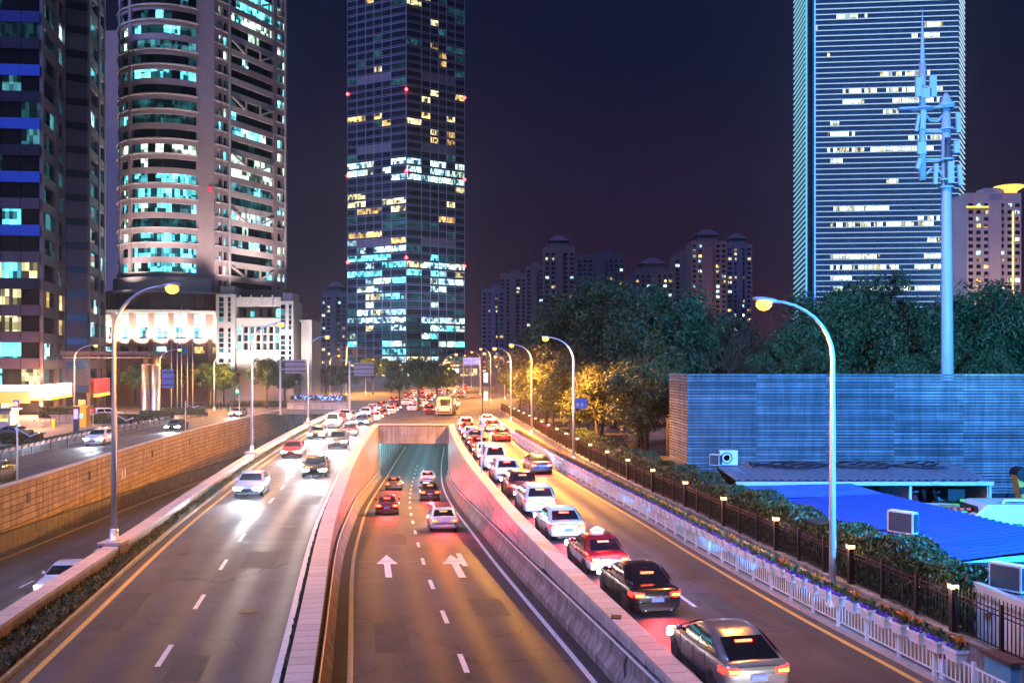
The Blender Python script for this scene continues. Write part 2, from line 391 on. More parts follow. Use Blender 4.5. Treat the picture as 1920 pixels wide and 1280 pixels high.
def arrow(parent, cx, d0, L, zf, flip=False, wide=1.0):
    """straight-on arrow painted in the lane; tail and head as one marking"""
    s = -1 if flip else 1
    mb = MB(); P = lambda u, w: ((lambda d: (C(d)+cx+u*wide, d, zf(d)))(d0 + (w if s > 0 else L-w)))
    t = [P(-.16,0), P(.16,0), P(.16,L*.55), P(-.16,L*.55)]
    h = [P(-.55,L*.55), P(.55,L*.55), P(0,L)]
    mb.add(t+h, [(0,1,2,3), (4,5,6)]); mb.build('lane_arrow', paint_w, parent)
zr = lambda d: .0095
arrow(ru, -1.9, 42.5, 6.5, zu2); arrow(ru, 1.55, 42.5, 6.5, zu2, wide=1.15)
arrow(ru, -1.9, 83, 6, zu2, wide=.9); arrow(ru, 1.9, 80, 6, zu2, flip=True, wide=.9)
arrow(rm, -7.3, 68, 7.5, zr, flip=True, wide=1.0)
# expansion joints across the ramps
for d in (46.9, 110): mark(ru, 'joint_strip', off(-4.4), off(4.4), lambda q: zU(q)+.004, d, d+.12, steel_d)
for d in (66.5, 43.5): mark(rm, 'joint_strip', off(-12.85), off(-5.3), .008, d, d+.10, steel_d)

# ------------------------------------------------------------------ parapets and retaining walls
def run_specs(f, zc, d0, d1, L, w, h, m, gap=.03, xo=0):
    """stones laid end to end along x = f(d)"""
    sp = []; d = d0
    while d < d1:
        e = d+L; a = math.atan2(f(e)-f(d), L); mid = (d+e)/2
        z = zc(mid) if callable(zc) else zc
        sl = math.hypot(f(e)-f(d), L)
        sp.append((((f(d)+f(e))/2+xo, mid, z), (w, sl-gap, h), -a, m)); d = e
    return sp
def underpass_wall(side):
    s = 1 if side == 'right' else -1
    lab = {'right': 'light tiled retaining wall between the underpass ramp and the queue of cars',
           'left': 'tiled retaining wall with granite cap beside the grass strip, along the underpass ramp'}[side]
    base = (C(20)+s*4.9, 20, 0)
    t = thing('retaining_wall', lab, 'wall', base, 'walls of the underpass ramp')
    f = off(4.62) if s > 0 else off(-5.14)
    wallstrip(f, .52, lambda d: zU(d)-.4, .45, frange(4,118,3)).build('core', grout, t)
    # granite caps
    pieces(t, 'cap_stone', run_specs(off(s*4.9), .52, 8, 118, .62, .70, .14, granite))
    # upper facing panels
    face = off(4.60) if s > 0 else off(-4.60)
    sp = []
    for row in range(12):
        z1 = .43-row*.62
        for c, d_, r, m in run_specs(face, 0, 8, 118, .82, .05, .6, tile_l if s > 0 else tile_t, gap=.035):
            low = zU(c[1])+1.02
            if z1-.6 > low: h = .606
            elif z1-.08 > low: h = z1-low
            else: continue
            sp.append(((c[0], c[1], z1-h/2), (.05, d_[1], h-.03), r, m))
    sp.sort(key=lambda q: q[0][1]); pieces(t, 'panel', sp, 300, 'far_panels')
    # sloped concrete safety barrier at the foot
    rings = []
    for d in frange(6, 118, 3):
        x0 = C(d)+s*4.575; z = zU(d)
        prof = [(0,-.2),(0,.98),(-.16,.98),(-.2,.62),(-.36,.34),(-.4,.26),(-.4,-.2)]
        pr = [(x0+s*p[0], d, z+p[1]) for p in prof]
        rings.append(pr if s > 0 else pr[::-1])
    MB().loft(rings).build('safety_barrier', concrete, t, fix=True)
    MB().tube([(C(d)+s*4.42, d, zU(d)+1.02) for d in frange(6,118,3)], .035, 6).build('handrail', steel_p, t, smooth=True)
    return t
wall_r = underpass_wall('right'); wall_l = underpass_wall('left')
def tray(t):  # drain cover set in the cap
    MB().box((C(28.6)+4.75, 28.6, .605), (.32,.42,.03), -.17).build('drain_cover', steel_d, t)
    MB().tube([(C(26.3)+4.40, 26.3, .1),(C(26.3)+4.32,26.2,-.1),(C(26.2)+4.3,26.0,-.5),(C(26)+4.3,25.6,-.6),(C(25.6)+4.32,25.3,-.35)], .03, 6).build('bent_pipe', steel_d, t, smooth=True)
tray(wall_r)
# grass strip beside the left cap
def grass_strip():
    mb = MB(); rnd = random.Random(3)
    for k in range(5200):
        d = 8+rnd.random()**1.5*110; x = C(d)-5.25-rnd.random()*.24; h = .08+rnd.random()*.14
        a = rnd.random()*PI; w = .03+.02*rnd.random(); tx, ty = (rnd.random()-.5)*.1, (rnd.random()-.5)*.1
        mb.add([(x-w*math.cos(a), d-w*math.sin(a), 0), (x+w*math.cos(a), d+w*math.sin(a), 0), (x+tx, d+ty, h)], [(0,1,2)])
    tag(mb.build('grass', leaf_g), 'thin strip of green grass beside the granite-capped underpass wall', 'grass', kind='stuff')
grass_strip()
# portal of the underpass
def portal(name, xa, xb, D, ztop, zbot, label, wallm):
    t = thing(name, label, 'tunnel portal', ((xa+xb)/2, D, zbot))
    MB().box(((xa+xb)/2, D+.5, (ztop+zbot)/2-.1), (xb-xa, .8, ztop-zbot-.2)).build('lintel', grout, t)
    sp = []; n = int((xb-xa)/1.15); w = (xb-xa)/n; h = (ztop-zbot-.2)/2
    for i in range(n):
        for j in range(2): sp.append(((xa+w*(i+.5), D+.07, zbot+h*(j+.5)), (w-.03, .08, h-.03), 0, wallm))
    pieces(t, 'facing_panel', sp)
    pieces(t, 'cap_stone', [((xa+w*(i+.5), D+.4, ztop-.06), (w-.02, 1.0, .14), 0, granite) for i in range(n)])
    return t
pt = portal('tunnel_portal', C(118)-5.3, C(118)+5.3, 118.0, .62, -1.9, 'stone lintel over the underpass tunnel mouth', mat('lintel_stone',(.30,.25,.25),.6,var=.3,scale=1,island=.12,streak=.5))
def tunnel(xf0, xf1, zf, d0, d1, zc, label, tcol, n):
    t = thing('tunnel', label, 'tunnel', ((xf0(d0)+xf1(d0))/2, d0, zf(d0)))
    ds = frange(d0, d1, 4)
    wallstrip(lambda d: xf0(d)-.5, .5, lambda d: zf(d)-.2, zc, ds).build('side_wall', tile_l, t)
    wallstrip(xf1, .5, lambda d: zf(d)-.2, zc, ds).build('side_wall', tile_l, t)
    wallstrip(lambda d: xf0(d)-.5, 0.01, zc, zc+.3, ds)
    MB().loft([[(xf0(d)-.5,d,zc),(xf1(d)+.5,d,zc),(xf1(d)+.5,d,zc+.3),(xf0(d)-.5,d,zc+.3)] for d in ds]).build('roof_slab', concrete_d, t)
    MB().box(((xf0(d1)+xf1(d1))/2, d1+.2, (zf(d1)+zc)/2), (xf1(d1)-xf0(d1)+1, .3, zc-zf(d1)+.4)).build('bend_wall', concrete_d, t)
    for k in range(n):
        d = d0+2.5+(d1-d0-6)*k/max(1, n-1)
        for q in (.08, .92):
            x = xf0(d)*(1-q)+xf1(d)*q
            MB().box((x, d, zc-.09), (.5, 1.6, .12)).build('tunnel_lamp', glow('tunnel_light', (.45,.92,1), 9), t)
        x = (xf0(d)+xf1(d))/2
        lamp('POINT', 'tunnel_lamp_light', (x, d, zc-.5), tcol[3], tcol[:3], .5, parent=t)
    for k in range(10):   # lit upright strips on the wall tiles
        d = d0+3+k*4.2
        MB().box((xf0(d)+.03, d, zf(d)+2.6), (.05, .8, 3.4)).build('wall_panel', mat('enamel_panel', (.75,.80,.80), .3, var=.1), t)
    return t
tunnel(off(-4.6), off(4.6), zU, 118.9, 185, -1.9, 'cyan-lit road tunnel under the crossing, at the foot of the ramp', (.30,.82,1.0,420), 7)
# sunken carriageway: tall tan tiled wall, low tiled barrier, second portal
def tall_wall():
    t = thing('retaining_wall', 'tall tan tiled retaining wall below the service road', 'wall', (BW(60), 60, -4))
    wallstrip(lambda d: BW(d)-.35, .35, lambda d: zL(d)-.3, .05, frange(10,170,4)).build('core', grout, t)
    sp = []
    for c, d_, r, m in run_specs(BW, 0, 34, 168, 1.12, .06, .5, tile_t, gap=.06):
        low = zL(c[1])+1.25; z1 = -.02; 
        while z1-.12 > low:
            h = min(.47, z1-low); sp.append(((c[0]+.02, c[1], z1-h/2), (.06, d_[1], h-.07), r, tile_t)); z1 -= .47
    sp.sort(key=lambda q: abs(q[0][1]-66)); pieces(t, 'tile', sp, 300, 'far_tiles')
    pieces(t, 'coping_stone', run_specs(BW, .1, 34, 168, 1.5, .5, .14, kerb_m, xo=-.12), 120)
    wallstrip(BW, .28, lambda d: zL(d)-.2, lambda d: zL(d)+1.2, frange(10,168,4)).build('concrete_footing', concrete_d, t)
    for d, z in ((88,-2.2),(88.9,-2.2)): MB().box((BW(d)+.08, d, z), (.04,.25,.9)).build('reflector_plate', steel_p, t)
    for d in (66, 79, 98, 113): MB().box((BW(d)+.09, d, -1.2), (.06,.35,.75)).build('access_panel', concrete_d, t)
    return t
tall_wall()
def low_barrier():
    f = lambda d: C(d)+BO(d)
    t = thing('median_barrier', 'low tiled median barrier with granite cap between main road and sunken road', 'barrier', (f(30), 30, 0))
    wallstrip(lambda d: f(d)-.52, .5, lambda d: zL(d)-.3, .68, frange(6,160,3)).build('core', grout, t)
    pieces(t, 'cap_stone', run_specs(f, .75, 10, 160, .9, .64, .13, granite, xo=-.27))
    pieces(t, 'panel', run_specs(f, .36, 10, 160, .9, .05, .64, tile_t, xo=-.01), 180)
    pieces(t, 'rear_panel', run_specs(f, .2, 10, 60, 1.5, .05, .9, tile_t, xo=-.53), 60)
    return t
low_barrier()
# kerb stones along the planted strip and the planted strip itself
kb = thing('kerb', 'pale kerb along the planted median strip of the main road', 'kerb', (C(20)-12.95, 20, 0)); kb['kind'] = 'structure'
pieces(kb, 'kerb_stone', run_specs(off(-12.98), .065, 8, 150, 1.0, .14, .13, kerb_m))
kb2 = thing('kerb', 'low kerb under the white flower railing', 'kerb', (WF(20)+.1, 20, 0)); kb2['kind'] = 'structure'
pieces(kb2, 'kerb_stone', run_specs(WF, .065, 10, 136, 1.2, .22, .13, kerb_m))
def hedge_mass(fa, fb, d0, d1, z0, z1, n, size, seed, dens=1.0, top=None):
    """clipped foliage: leaves over a box-shaped volume along the road"""
    rnd = random.Random(seed); mb = MB()
    for _ in range(n):
        d = d0+(d1-d0)*rnd.random()**dens; a, b = fa(d), fb(d); zt = z1*(1+.07*math.sin(d*1.7)+.06*math.sin(d*.63+1))
        face = rnd.random()
        if face < .45: x, z = a+(b-a)*rnd.random(), zt+rnd.gauss(0,.03)
        elif face < .8: x, z = a+rnd.gauss(0,.03), z0+(zt-z0)*rnd.random()
        else: x, z = b+rnd.gauss(0,.03), z0+(zt-z0)*rnd.random()
        s = size*(.6+.8*rnd.random()); M = Matrix.Translation((x, d, z)) @ Euler((rnd.random()*6,rnd.random()*6,rnd.random()*6)).to_matrix().to_4x4()
        mb.add([M @ Vector(p) for p in ((-s,0,0),(0,-s*.5,.02),(s,0,0),(0,s*.5,.02))], [(0,1,2,3)])
    return mb
t = thing('hedge', 'low dark planted hedge strip between kerb and median barrier', 'hedge', (C(30)-13.4, 30, 0))
MB().loft([[(C(d)-13.08,d,0),(C(d)-13.1,d,.3),(C(d)+BO(d)+.08,d,.3),(C(d)+BO(d)+.08,d,0)] for d in frange(8,150,4)]).build('soil_bed', mat('soil',(.03,.025,.02),.9), t, fix=True)
o = hedge_mass(lambda d: C(d)+BO(d)+.1, off(-13.1), 8, 150, .05, .42, 16000, .075, 5, 1.6).build('foliage', leaf_m, t); o['kind'] = 'stuff'
# second portal, seen over the barrier
portal('tunnel_portal', BW(168)+.0, C(168)-13.9, 168.2, 1.1, -2.4, 'pale tiled cross wall over the sunken road tunnel, planted on top', tile_l)
MB().box((( BW(176)+C(176)-14)/2, 176, -5), (14, 14, 5)).build('tunnel_dark', concrete_d, None)
tag(bpy.data.objects['tunnel_dark'], 'dark closed end of the sunken road tunnel', 'tunnel')
t = thing('planter_hedge', 'dark planter hedge with blue fairy lights above the tiled cross wall', 'hedge', (px_x(600,170), 170, 1.1))
MB().box((-36.2, 170, 1.35), (10.6, 1.4, .6)).build('trough', concrete_d, t)
rnd = random.Random(2); mb = MB()
for _ in range(2600):
    p = Vector((-41.4+10.4*rnd.random(), 169.2+1.6*rnd.random(), 1.6+.9*rnd.random()**.7)); s = .16
    M = Matrix.Translation(p) @ Euler((rnd.random()*6,rnd.random()*6,rnd.random()*6)).to_matrix().to_4x4()
    mb.add([M @ Vector(q) for q in ((-s,0,0),(0,-s*.5,0),(s,0,0),(0,s*.5,0))], [(0,1,2,3)])
o = mb.build('foliage', leaf_d, t); o['kind'] = 'stuff'
mb = MB()
for _ in range(60): mb.box((-40.5+9*rnd.random(), 169.05+.3*rnd.random(), 1.7+.8*rnd.random()), (.09,.09,.09))
o = mb.build('fairy_lights', glow('fairy_blue', (.08,.15,1), 14), t); o['kind'] = 'stuff'
# walkway between flower railing and iron fence
struct('pavement', ribbon(lambda d: WF(d)+.1, lambda d: KF(d)+.05, .12, frange(8,138,3)), pavement)
struct('plaza', MB().add([(-300,40,.01),(BW(40)-9.5,40,.01),(BW(100)-9.5,100,.01),(BW(150)-9.5,150,.01),(-300,150,.01)], [(0,1,2,3,4)]), pavement)

# repairs and covers in the carriageways
patch_m = mat('asphalt_patch', (.045,.042,.045), .78, var=.4, scale=1.5, bump=.8, bscale=24, grain=.5)
for o_, d0, L_, w_ in ((-11.6,29,5,1.1),(-7.6,38,3.4,1.5),(-10.2,48,7,.8),(-6.6,55,4,1.2),(-8.2,24.5,2.2,1.0)):
    mark(rm, 'asphalt_patch', off(o_-w_/2), off(o_+w_/2), .0062, d0, d0+L_, patch_m)
for o_, d0, L_, w_ in ((9.6,30,4,1.0),(7.4,28.5,2.6,.9),(9.3,40,6,.8)):
    mark(rq, 'asphalt_patch', off(o_-w_/2), off(o_+w_/2), .0062, d0, d0+L_, patch_m)
for o_, d0, L_, w_ in ((-2.2,30,4,1.2),(1.9,35,3,1.4),(-1.2,53,5,1.0)):
    mark(ru, 'asphalt_patch', off(o_-w_/2), off(o_+w_/2), lambda d: zU(d)+.0025, d0, d0+L_, patch_m)
iron_m = mat('cover_iron', (.05,.045,.045), .6, metal=.4, var=.4, scale=12)
for o_, d in ((-11.2,41),(-7.0,47.5),(-7.2,31.5),(-10.9,64)): MB().lathe([(.33,.006),(.33,.012),(.0,.013)], 18, (C(d)+o_, d, 0)).build('manhole_cover', iron_m, rm)
for o_, d in ((9.9,36.5),(7.2,44)): MB().lathe([(.33,.006),(.33,.012),(.0,.013)], 18, (C(d)+o_, d, 0)).build('manhole_cover', iron_m, rq)
# ------------------------------------------------------------------ buildings: shared bits
win_cyan = litwin('window_cyan', (.14,.84,1.0), 2.6); win_pale = litwin('window_pale', (.66,1.0,.80), 2.6)
win_warm = litwin('window_warm', (1.0,.62,.20), 1.7); win_gold = litwin('window_gold', (1.0,.86,.42), 1.8)
win_ice = litwin('window_ice', (.45,.84,1.0), 2.5); win_dim = litwin('window_dim', (.10,.42,.50), .55)
win_teal = litwin('window_teal', (.05,.34,.40), .22, lo=.1)
stone_p = mat('tower_stone', (.40,.30,.29), .7, var=.18, scale=.25, bump=.1, bscale=3)
stone_w = mat('podium_stone', (.56,.49,.44), .7, var=.15, scale=.4)
stone_b = mat('brown_stone', (.24,.13,.10), .7, var=.25, scale=.4)
clad_d = mat('cladding_dark', (.10,.075,.10), .45, var=.25, scale=.3)
clad_g = mat('cladding_grey', (.24,.19,.20), .5, var=.2, scale=.4)
mull = mat('mullion', (.42,.40,.50), .4, metal=.3, var=.15, scale=.2)
def seg_boxes(a, b, t0, t1, z0, z1, dep, m, outw=0.0):
    """a slab on the wall a->b between fractions t0..t1; dep thick, centred outw in front of the wall line"""
    a, b = Vector(a), Vector(b); d = b-a; L = d.length; r = math.atan2(d.y, d.x); n = Vector((d.y, -d.x)) / L
    c = a + d*((t0+t1)/2) + n*outw
    return ((c.x, c.y, (z0+z1)/2), (L*(t1-t0), dep, z1-z0), r, m)
def pick(rnd, tbl):
    r = rnd.random(); s = 0
    for m, p in tbl:
        s += p
        if r < s: return m
    return tbl[-1][0]
# ------------------------------------------------------------------ dark office block, near side of the plaza
def office_block():
    rnd = random.Random(11)
    P = [(-108,147), (-78,150), (-82,166), (-78.6,168), (-82.4,183), (-90,200), (-108,200)]
    t = thing('office_block', 'dark office block with blue-lit spandrel bands and a shop at street level', 'building', (-90, 165, 0))
    MB().prism([(-108,147.5),(-78.5,150.5),(-82.4,166),(-79.1,168.5),(-82.8,183),(-90,200),(-108,200)], 0, 86).build('core', mat('core_black', (.012,.012,.016), .3), t)
    blue = [glow('band_blue_%d' % i, c, s) for i, (c, s) in enumerate([((.02,.05,.8),.12), ((.02,.08,1),.28), ((.04,.04,.4),.04)])]  # LED wash on the spandrels put into the panels as their own glow
    fh = 4.4; bands = []; wins = []; pil = []
    for k in range(19):
        z = 3.2 + k*fh
        # front face: spandrel, then window strip of three panes
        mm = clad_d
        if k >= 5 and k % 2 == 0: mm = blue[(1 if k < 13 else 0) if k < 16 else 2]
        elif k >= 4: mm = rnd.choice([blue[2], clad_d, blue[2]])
        for i in range(4):
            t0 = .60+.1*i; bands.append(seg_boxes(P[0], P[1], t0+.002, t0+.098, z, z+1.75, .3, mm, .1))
        for i in range(4):
            t0 = .60+.1*i
            w = pick(rnd, [(glass_d,.6),(win_teal,.28),(win_cyan,.05),(win_dim,.07)]) if k > 4 else pick(rnd, [(win_gold,.5),(win_cyan,.25),(glass_d,.25)])
            if k == 1: w = win_cyan if i != 3 else glass_d
            if k in (2, 3): w = win_gold if i != 3 else glass_d
            wins.append(seg_boxes(P[0], P[1], t0+.002, t0+.098, z+1.8, z+fh-.05, .12, w, -.1))
        for (a, b) in ((P[1], P[2]), (P[3], P[4])):
            bands.append(seg_boxes(a, b, 0, 1, z-.1, z+1.55, .34, clad_g if (k % 3) else clad_d, .12))
            for t0, t1 in ((.06,.56), (.68,.92)):
                n = 3 if t1-t0 > .4 else 1
                for i in range(n):
                    u0 = t0+(t1-t0)*i/n; u1 = t0+(t1-t0)*(i+1)/n
                    w = pick(rnd, [(glass_d,.5),(win_teal,.34),(win_dim,.10),(win_ice,.06)])
                    if k in (2, 3) and a == P[1]: w = pick(rnd, [(win_warm,.5),(glass_d,.5)])
                    wins.append(seg_boxes(a, b, u0+.006, u1-.006, z+1.6, z+fh-.15, .1, w, -.06))
        bands.append(seg_boxes(P[2], P[3], 0, 1, z-.1, z+1.2, .25, mat('core_black', (.012,.012,.016)), .1) )
        bands.append(seg_boxes(P[2], P[3], .02, .98, z+1.25, z+fh-.15, .2, clad_d, .06))
    for (a, b) in ((P[1], P[2]), (P[3], P[4])):
        for t0, t1 in ((0,.055),(.57,.67),(.93,1.0)): pil.append(seg_boxes(a, b, t0, t1, 0, 86, .5, clad_g, .16))
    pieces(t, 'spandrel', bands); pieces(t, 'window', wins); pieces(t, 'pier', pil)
    # street level shop fascia, lit red and white
    fas = [seg_boxes(P[0], P[1], .58, .78, 2.9, 5.0, .9, glow('fascia_pink', (1,.55,.55), 1.3), 1.0),
           seg_boxes(P[0], P[1], .785, 1.02, 2.9, 5.0, .9, glow('fascia_white', (1,.80,.74), 1.6), 1.0),
           seg_boxes(P[1], P[2], .0, .98, 2.9, 5.0, .9, glow('fascia_white', (1,.80,.74), 1.6), 1.0)]
    pieces(t, 'shop_fascia', fas)
    pieces(t, 'neon_strip', [seg_boxes(P[0], P[1], .58, 1.02, 2.45, 2.85, .95, glow('neon_orange', (1,.33,.03), 4), 1.0),
                             seg_boxes(P[1], P[2], 0, .98, 2.45, 2.85, .95, glow('neon_orange', (1,.33,.03), 4), 1.0)])
    pieces(t, 'shop_sign', [seg_boxes(P[0], P[1], .66, .97, 2.0, 4.0, .25, glow('sign_amber', (1,.50,.12), .95), 1.7),
                            seg_boxes(P[3], P[4], .05, .9, 2.8, 5.6, .5, glow('sign_red', (1,.06,.05), 1.2), 1.2)])
    pieces(t, 'sign_bar', [seg_boxes(P[3], P[4], .05, .9, 2.25, 2.75, .55, glow('neon_orange', (1,.33,.03), 4), 1.2)])
    pieces(t, 'shop_window', [seg_boxes(P[0], P[1], .6+.1*i, .69+.1*i, .4, 2.3, .1, [win_warm, glass_d, win_gold, glass_d][i], .3) for i in range(4)])
    lamp('POINT', 'shop_sign_light', (-77, 146, 3.2), 9000, (1,.40,.2), .8, parent=t)
    return t
office_block()
# ------------------------------------------------------------------ round-cornered stone tower on its podium
def stone_tower():
    rnd = random.Random(5)
    cx, cy_, Rr = -76.8, 207.0, 12.0
    t = thing('stone_tower', 'tall pink stone tower with rounded window bay and truss-braced facade', 'building', (cx, 207, 0))
    arc = lambda r, a: (cx+r*math.sin(R(a)), cy_-r*math.cos(R(a)))
    A, B = (-65.9, 200), (-55.3, 221)
    pier0 = arc(Rr, 43)
    core = [arc(Rr-.7, a) for a in range(-90, 44, 8)] + [(pier0[0], pier0[1]-.1+.7), (A[0]-.3, A[1]+.5), (B[0]-.6, B[1]+.2), (-66, 236), (-90, 232)]
    MB().prism(core, 18, 98).build('core', mat('core_black', (.012,.012,.016), .3), t)
    # solid pier between the bay and the braced face, and the far shaft at its side
    MB().prism([(pier0[0]-.3,pier0[1]-.2), (A[0]+.35,A[1]-.3), (A[0]+.9,A[1]+1.2), (pier0[0],pier0[1]+2)], 18, 98).build('pier', stone_p, t)
    MB().prism([(-112,228),(-97.5,228),(-97.5,246),(-112,246)], 0, 92).build('rear_shaft', stone_p, t)
    fh = 3.2; n0 = 21; z0 = 27.0
    band = MB(); ledge = MB(); wins = []
    palette = [(glass_d,.30),(win_teal,.16),(win_cyan,.17),(win_pale,.23),(win_dim,.08),(win_ice,.06)]
    def ring(r0, r1, za, zb, a0, a1, mb, st=6):
        aa = frange(a0, a1, st)
        mb.loft([[(*arc(r0,a),za),(*arc(r1,a),za),(*arc(r1,a),zb),(*arc(r0,a),zb)] for a in aa])
    for k in range(n0):
        z = z0+k*fh
        ring(Rr-.8, Rr, z-.05, z+1.25, -88, 43, band)
        if k % 3 != 1: ring(Rr-.2, Rr+.32, z+.95, z+1.2, -88, 43, ledge)
        base = pick(rnd, palette)
        for a0, a1, n in ((-80,-54,2),(-44,-34,1),(-25,42,8)):
            if rnd.random() < .35: base = pick(rnd, palette)
            for i in range(n):
                u0 = a0+(a1-a0)*i/n; u1 = a0+(a1-a0)*(i+1)/n
                w = base if rnd.random() < .78 else pick(rnd, palette)
                wins.append((-k, seg_boxes(arc(Rr-.42,u0+.25), arc(Rr-.42,u1-.25), 0, 1, z+1.27, z+fh-.07, .1, w)))
        # braced face
        sp_m = stone_w
        base = pick(rnd, palette)
        for u0, u1, n in ((.03,.095,1),(.115,.165,1),(.22,.80,7),(.87,.93,1),(.945,.985,1)):
            if n == 1 or rnd.random() < .3: base2 = pick(rnd, palette)
            else: base2 = base
            for i in range(n):
                v0 = u0+(u1-u0)*i/n; v1 = u0+(u1-u0)*(i+1)/n
                w = base2 if rnd.random() < .75 else pick(rnd, palette)
                wins.append((-k, seg_boxes(A, B, v0+.003, v1-.003, z+1.27, z+fh-.05, .1, w, -.1)))
    band.build('spandrel', stone_p, t, fix=True); ledge.build('ledge', stone_w, t, fix=True)
    wins = [w for _, w in sorted(wins, key=lambda q: -q[0])]
    pieces(t, 'window', wins, 300, 'upper_windows')
    pieces(t, 'spandrel_beam', [seg_boxes(A, B, .2, .82, z0+k*fh-.1, z0+k*fh+1.25, .5, stone_w if k % 4 != 3 else stone_p, .1) for k in range(n0)])
    for u0, u1 in ((0,.03),(.095,.115),(.165,.215),(.81,.865),(.93,.945),(.985,1.01)):
        c, d, r, m = seg_boxes(A, B, u0, u1, 18, 98, .7, stone_p, .12); MB().box(c, d, r).build('upright', m, t)
    for col, (u0, u1) in enumerate(((.0,.19),(.84,1.0))):
        pieces(t, 'cornice', [seg_boxes(A, B, u0, u1, z0+k*fh-.1, z0+k*fh+1.2, .5, stone_p, .1) for k in range(n0)])
        pieces(t, 'moulding', [seg_boxes(A, B, u0, u1, z0+k*fh+.95, z0+k*fh+1.2, .6, stone_w, .3) for k in range(n0)])
    pieces(t, 'pier_window_frame', [(( *arc(Rr-.1, a), z0+33), (.9,.6,66), R(a), stone_p) for a in (-84,-50,-29.5)])
    # cross bracing every fourth storey
    a2, b2 = Vector(A), Vector(B); dd = (b2-a2).normalized(); nn = Vector((dd.y, -dd.x)); Lw = (b2-a2).length
    q = lambda u, z: (*(a2+dd*(u*Lw)+nn*.55), z)
    for k in range(0, n0, 4):
        z = z0+k*fh+1.2; zt = z+fh-1.2
        for (u, v, s) in ((.22,.40,1),(.62,.80,-1)):
            p1, p2 = (q(u,zt), q(v,z)) if s > 0 else (q(u,z), q(v,zt))
            MB().beam(p1, p2, .35, .45).build('brace', stone_w, t)
        for u in (.41,.61): MB().beam(q(u,z), q(u,zt), .4, .4).build('post', stone_w, t)
    # red sign on the pier
    MB().box((-67.3, 199.2, py_z(355,199)), (2.7,.2,1.2)).build('red_sign', glow('sign_red2', (1,.05,.12), .9), t)
    # flagpole tubes up the braced face
    for u in (.19, .975): MB().tube([q(u,18), q(u,98)], .22, 6).build('facade_tube', steel_p, t)
    # setback drum under the bay
    mb = MB(); ring(1, 14.6, 0, 23.5, -90, 60, mb); mb.build('drum', stone_b, t, fix=True)
    mb = MB(); ring(12, 15.2, 23.5, 24.1, -90, 60, mb); ring(12, 13.1, 24.1, 27, -90, 60, mb); mb.build('drum_cornice', stone_w, t, fix=True)
    mb = MB(); [mb.box((*arc(14.9, a), 21.5), (.35,.5,5), R(a)) for a in range(-72, 60, 9)]; o = mb.build('drum_fins', stone_b, t); o['kind'] = 'stuff'
    pieces(t, 'drum_window', [((*arc(14.62, a+4.5), 18.6), (1.1,.12,1.9), R(a+4.5), pick(rnd, [(glass_d,.5),(win_cyan,.3),(win_dim,.2)])) for a in range(-72, 55, 9)])
    # podium with lit colonnade
    mb = MB(); ring(14, 19.5, 0, 13.6, -90, 62, mb); ring(14, 18.2, 13.6, 18.9, -90, 62, mb); mb.build('podium', stone_b, t, fix=True)
    mb = MB(); ring(17, 21.0, 18.9, 19.5, -90, 62, mb); mb.build('podium_cornice', stone_w, t, fix=True)
    for i, a in enumerate(range(-70, 64, 11)):
        MB().box((*arc(19.9, a), 9.8), (1.1,1.4,19.5), R(a)).build('pillar', stone_b, t)
        if a < 60:
            m = a+5.5
            MB().box((*arc(18.9, m), 17.4), (2.9,1.2,2.6), R(m)).build('canopy', stone_w, t)
            for s in (-1, 1): MB().box((*arc(18.6, m+s*4.0), 14.9), (.55,.7,3.2), R(m)).build('window_frame', stone_w, t)
            for cxi in range(2):
                for r in range(2): MB().box((*arc(18.42, m-1.5+3*cxi), 14.5+1.2*r), (.9,.1,1.05), R(m-1.5+3*cxi)).build('colonnade_window', win_cyan if rnd.random() < .5 else win_ice, t)
            lamp('SPOT', 'colonnade_uplight', (*arc(21.6, m), 12.6), 9500, (1,.93,.82), .3, 120, .8, (*arc(18.6, m), 17.5), t)
            MB().box((*arc(19.54, m), 11.3), (2.0,.1,1.3), R(m)).build('lower_window', pick(rnd, [(win_ice,.35),(glass_d,.5),(win_warm,.15)]), t)
            MB().box((*arc(19.54, m), 5.6), (1.8,.1,2.4), R(m)).build('lower_window', pick(rnd, [(win_cyan,.3),(glass_d,.6),(win_warm,.1)]), t)
    # uplights washing the tower
    for (x, y, ax, ay, e) in ((-84,188,-80,197,26000),(-70,186,-70,197,26000),(-58,197,-62,208,22000),(-52,206,-57,217,20000)):
        lamp('SPOT', 'tower_floodlight', (x, y, 20.0), e, (1,.80,.80), .6, 80, .7, (ax, ay, 62), t)
    return t
stone_tower()
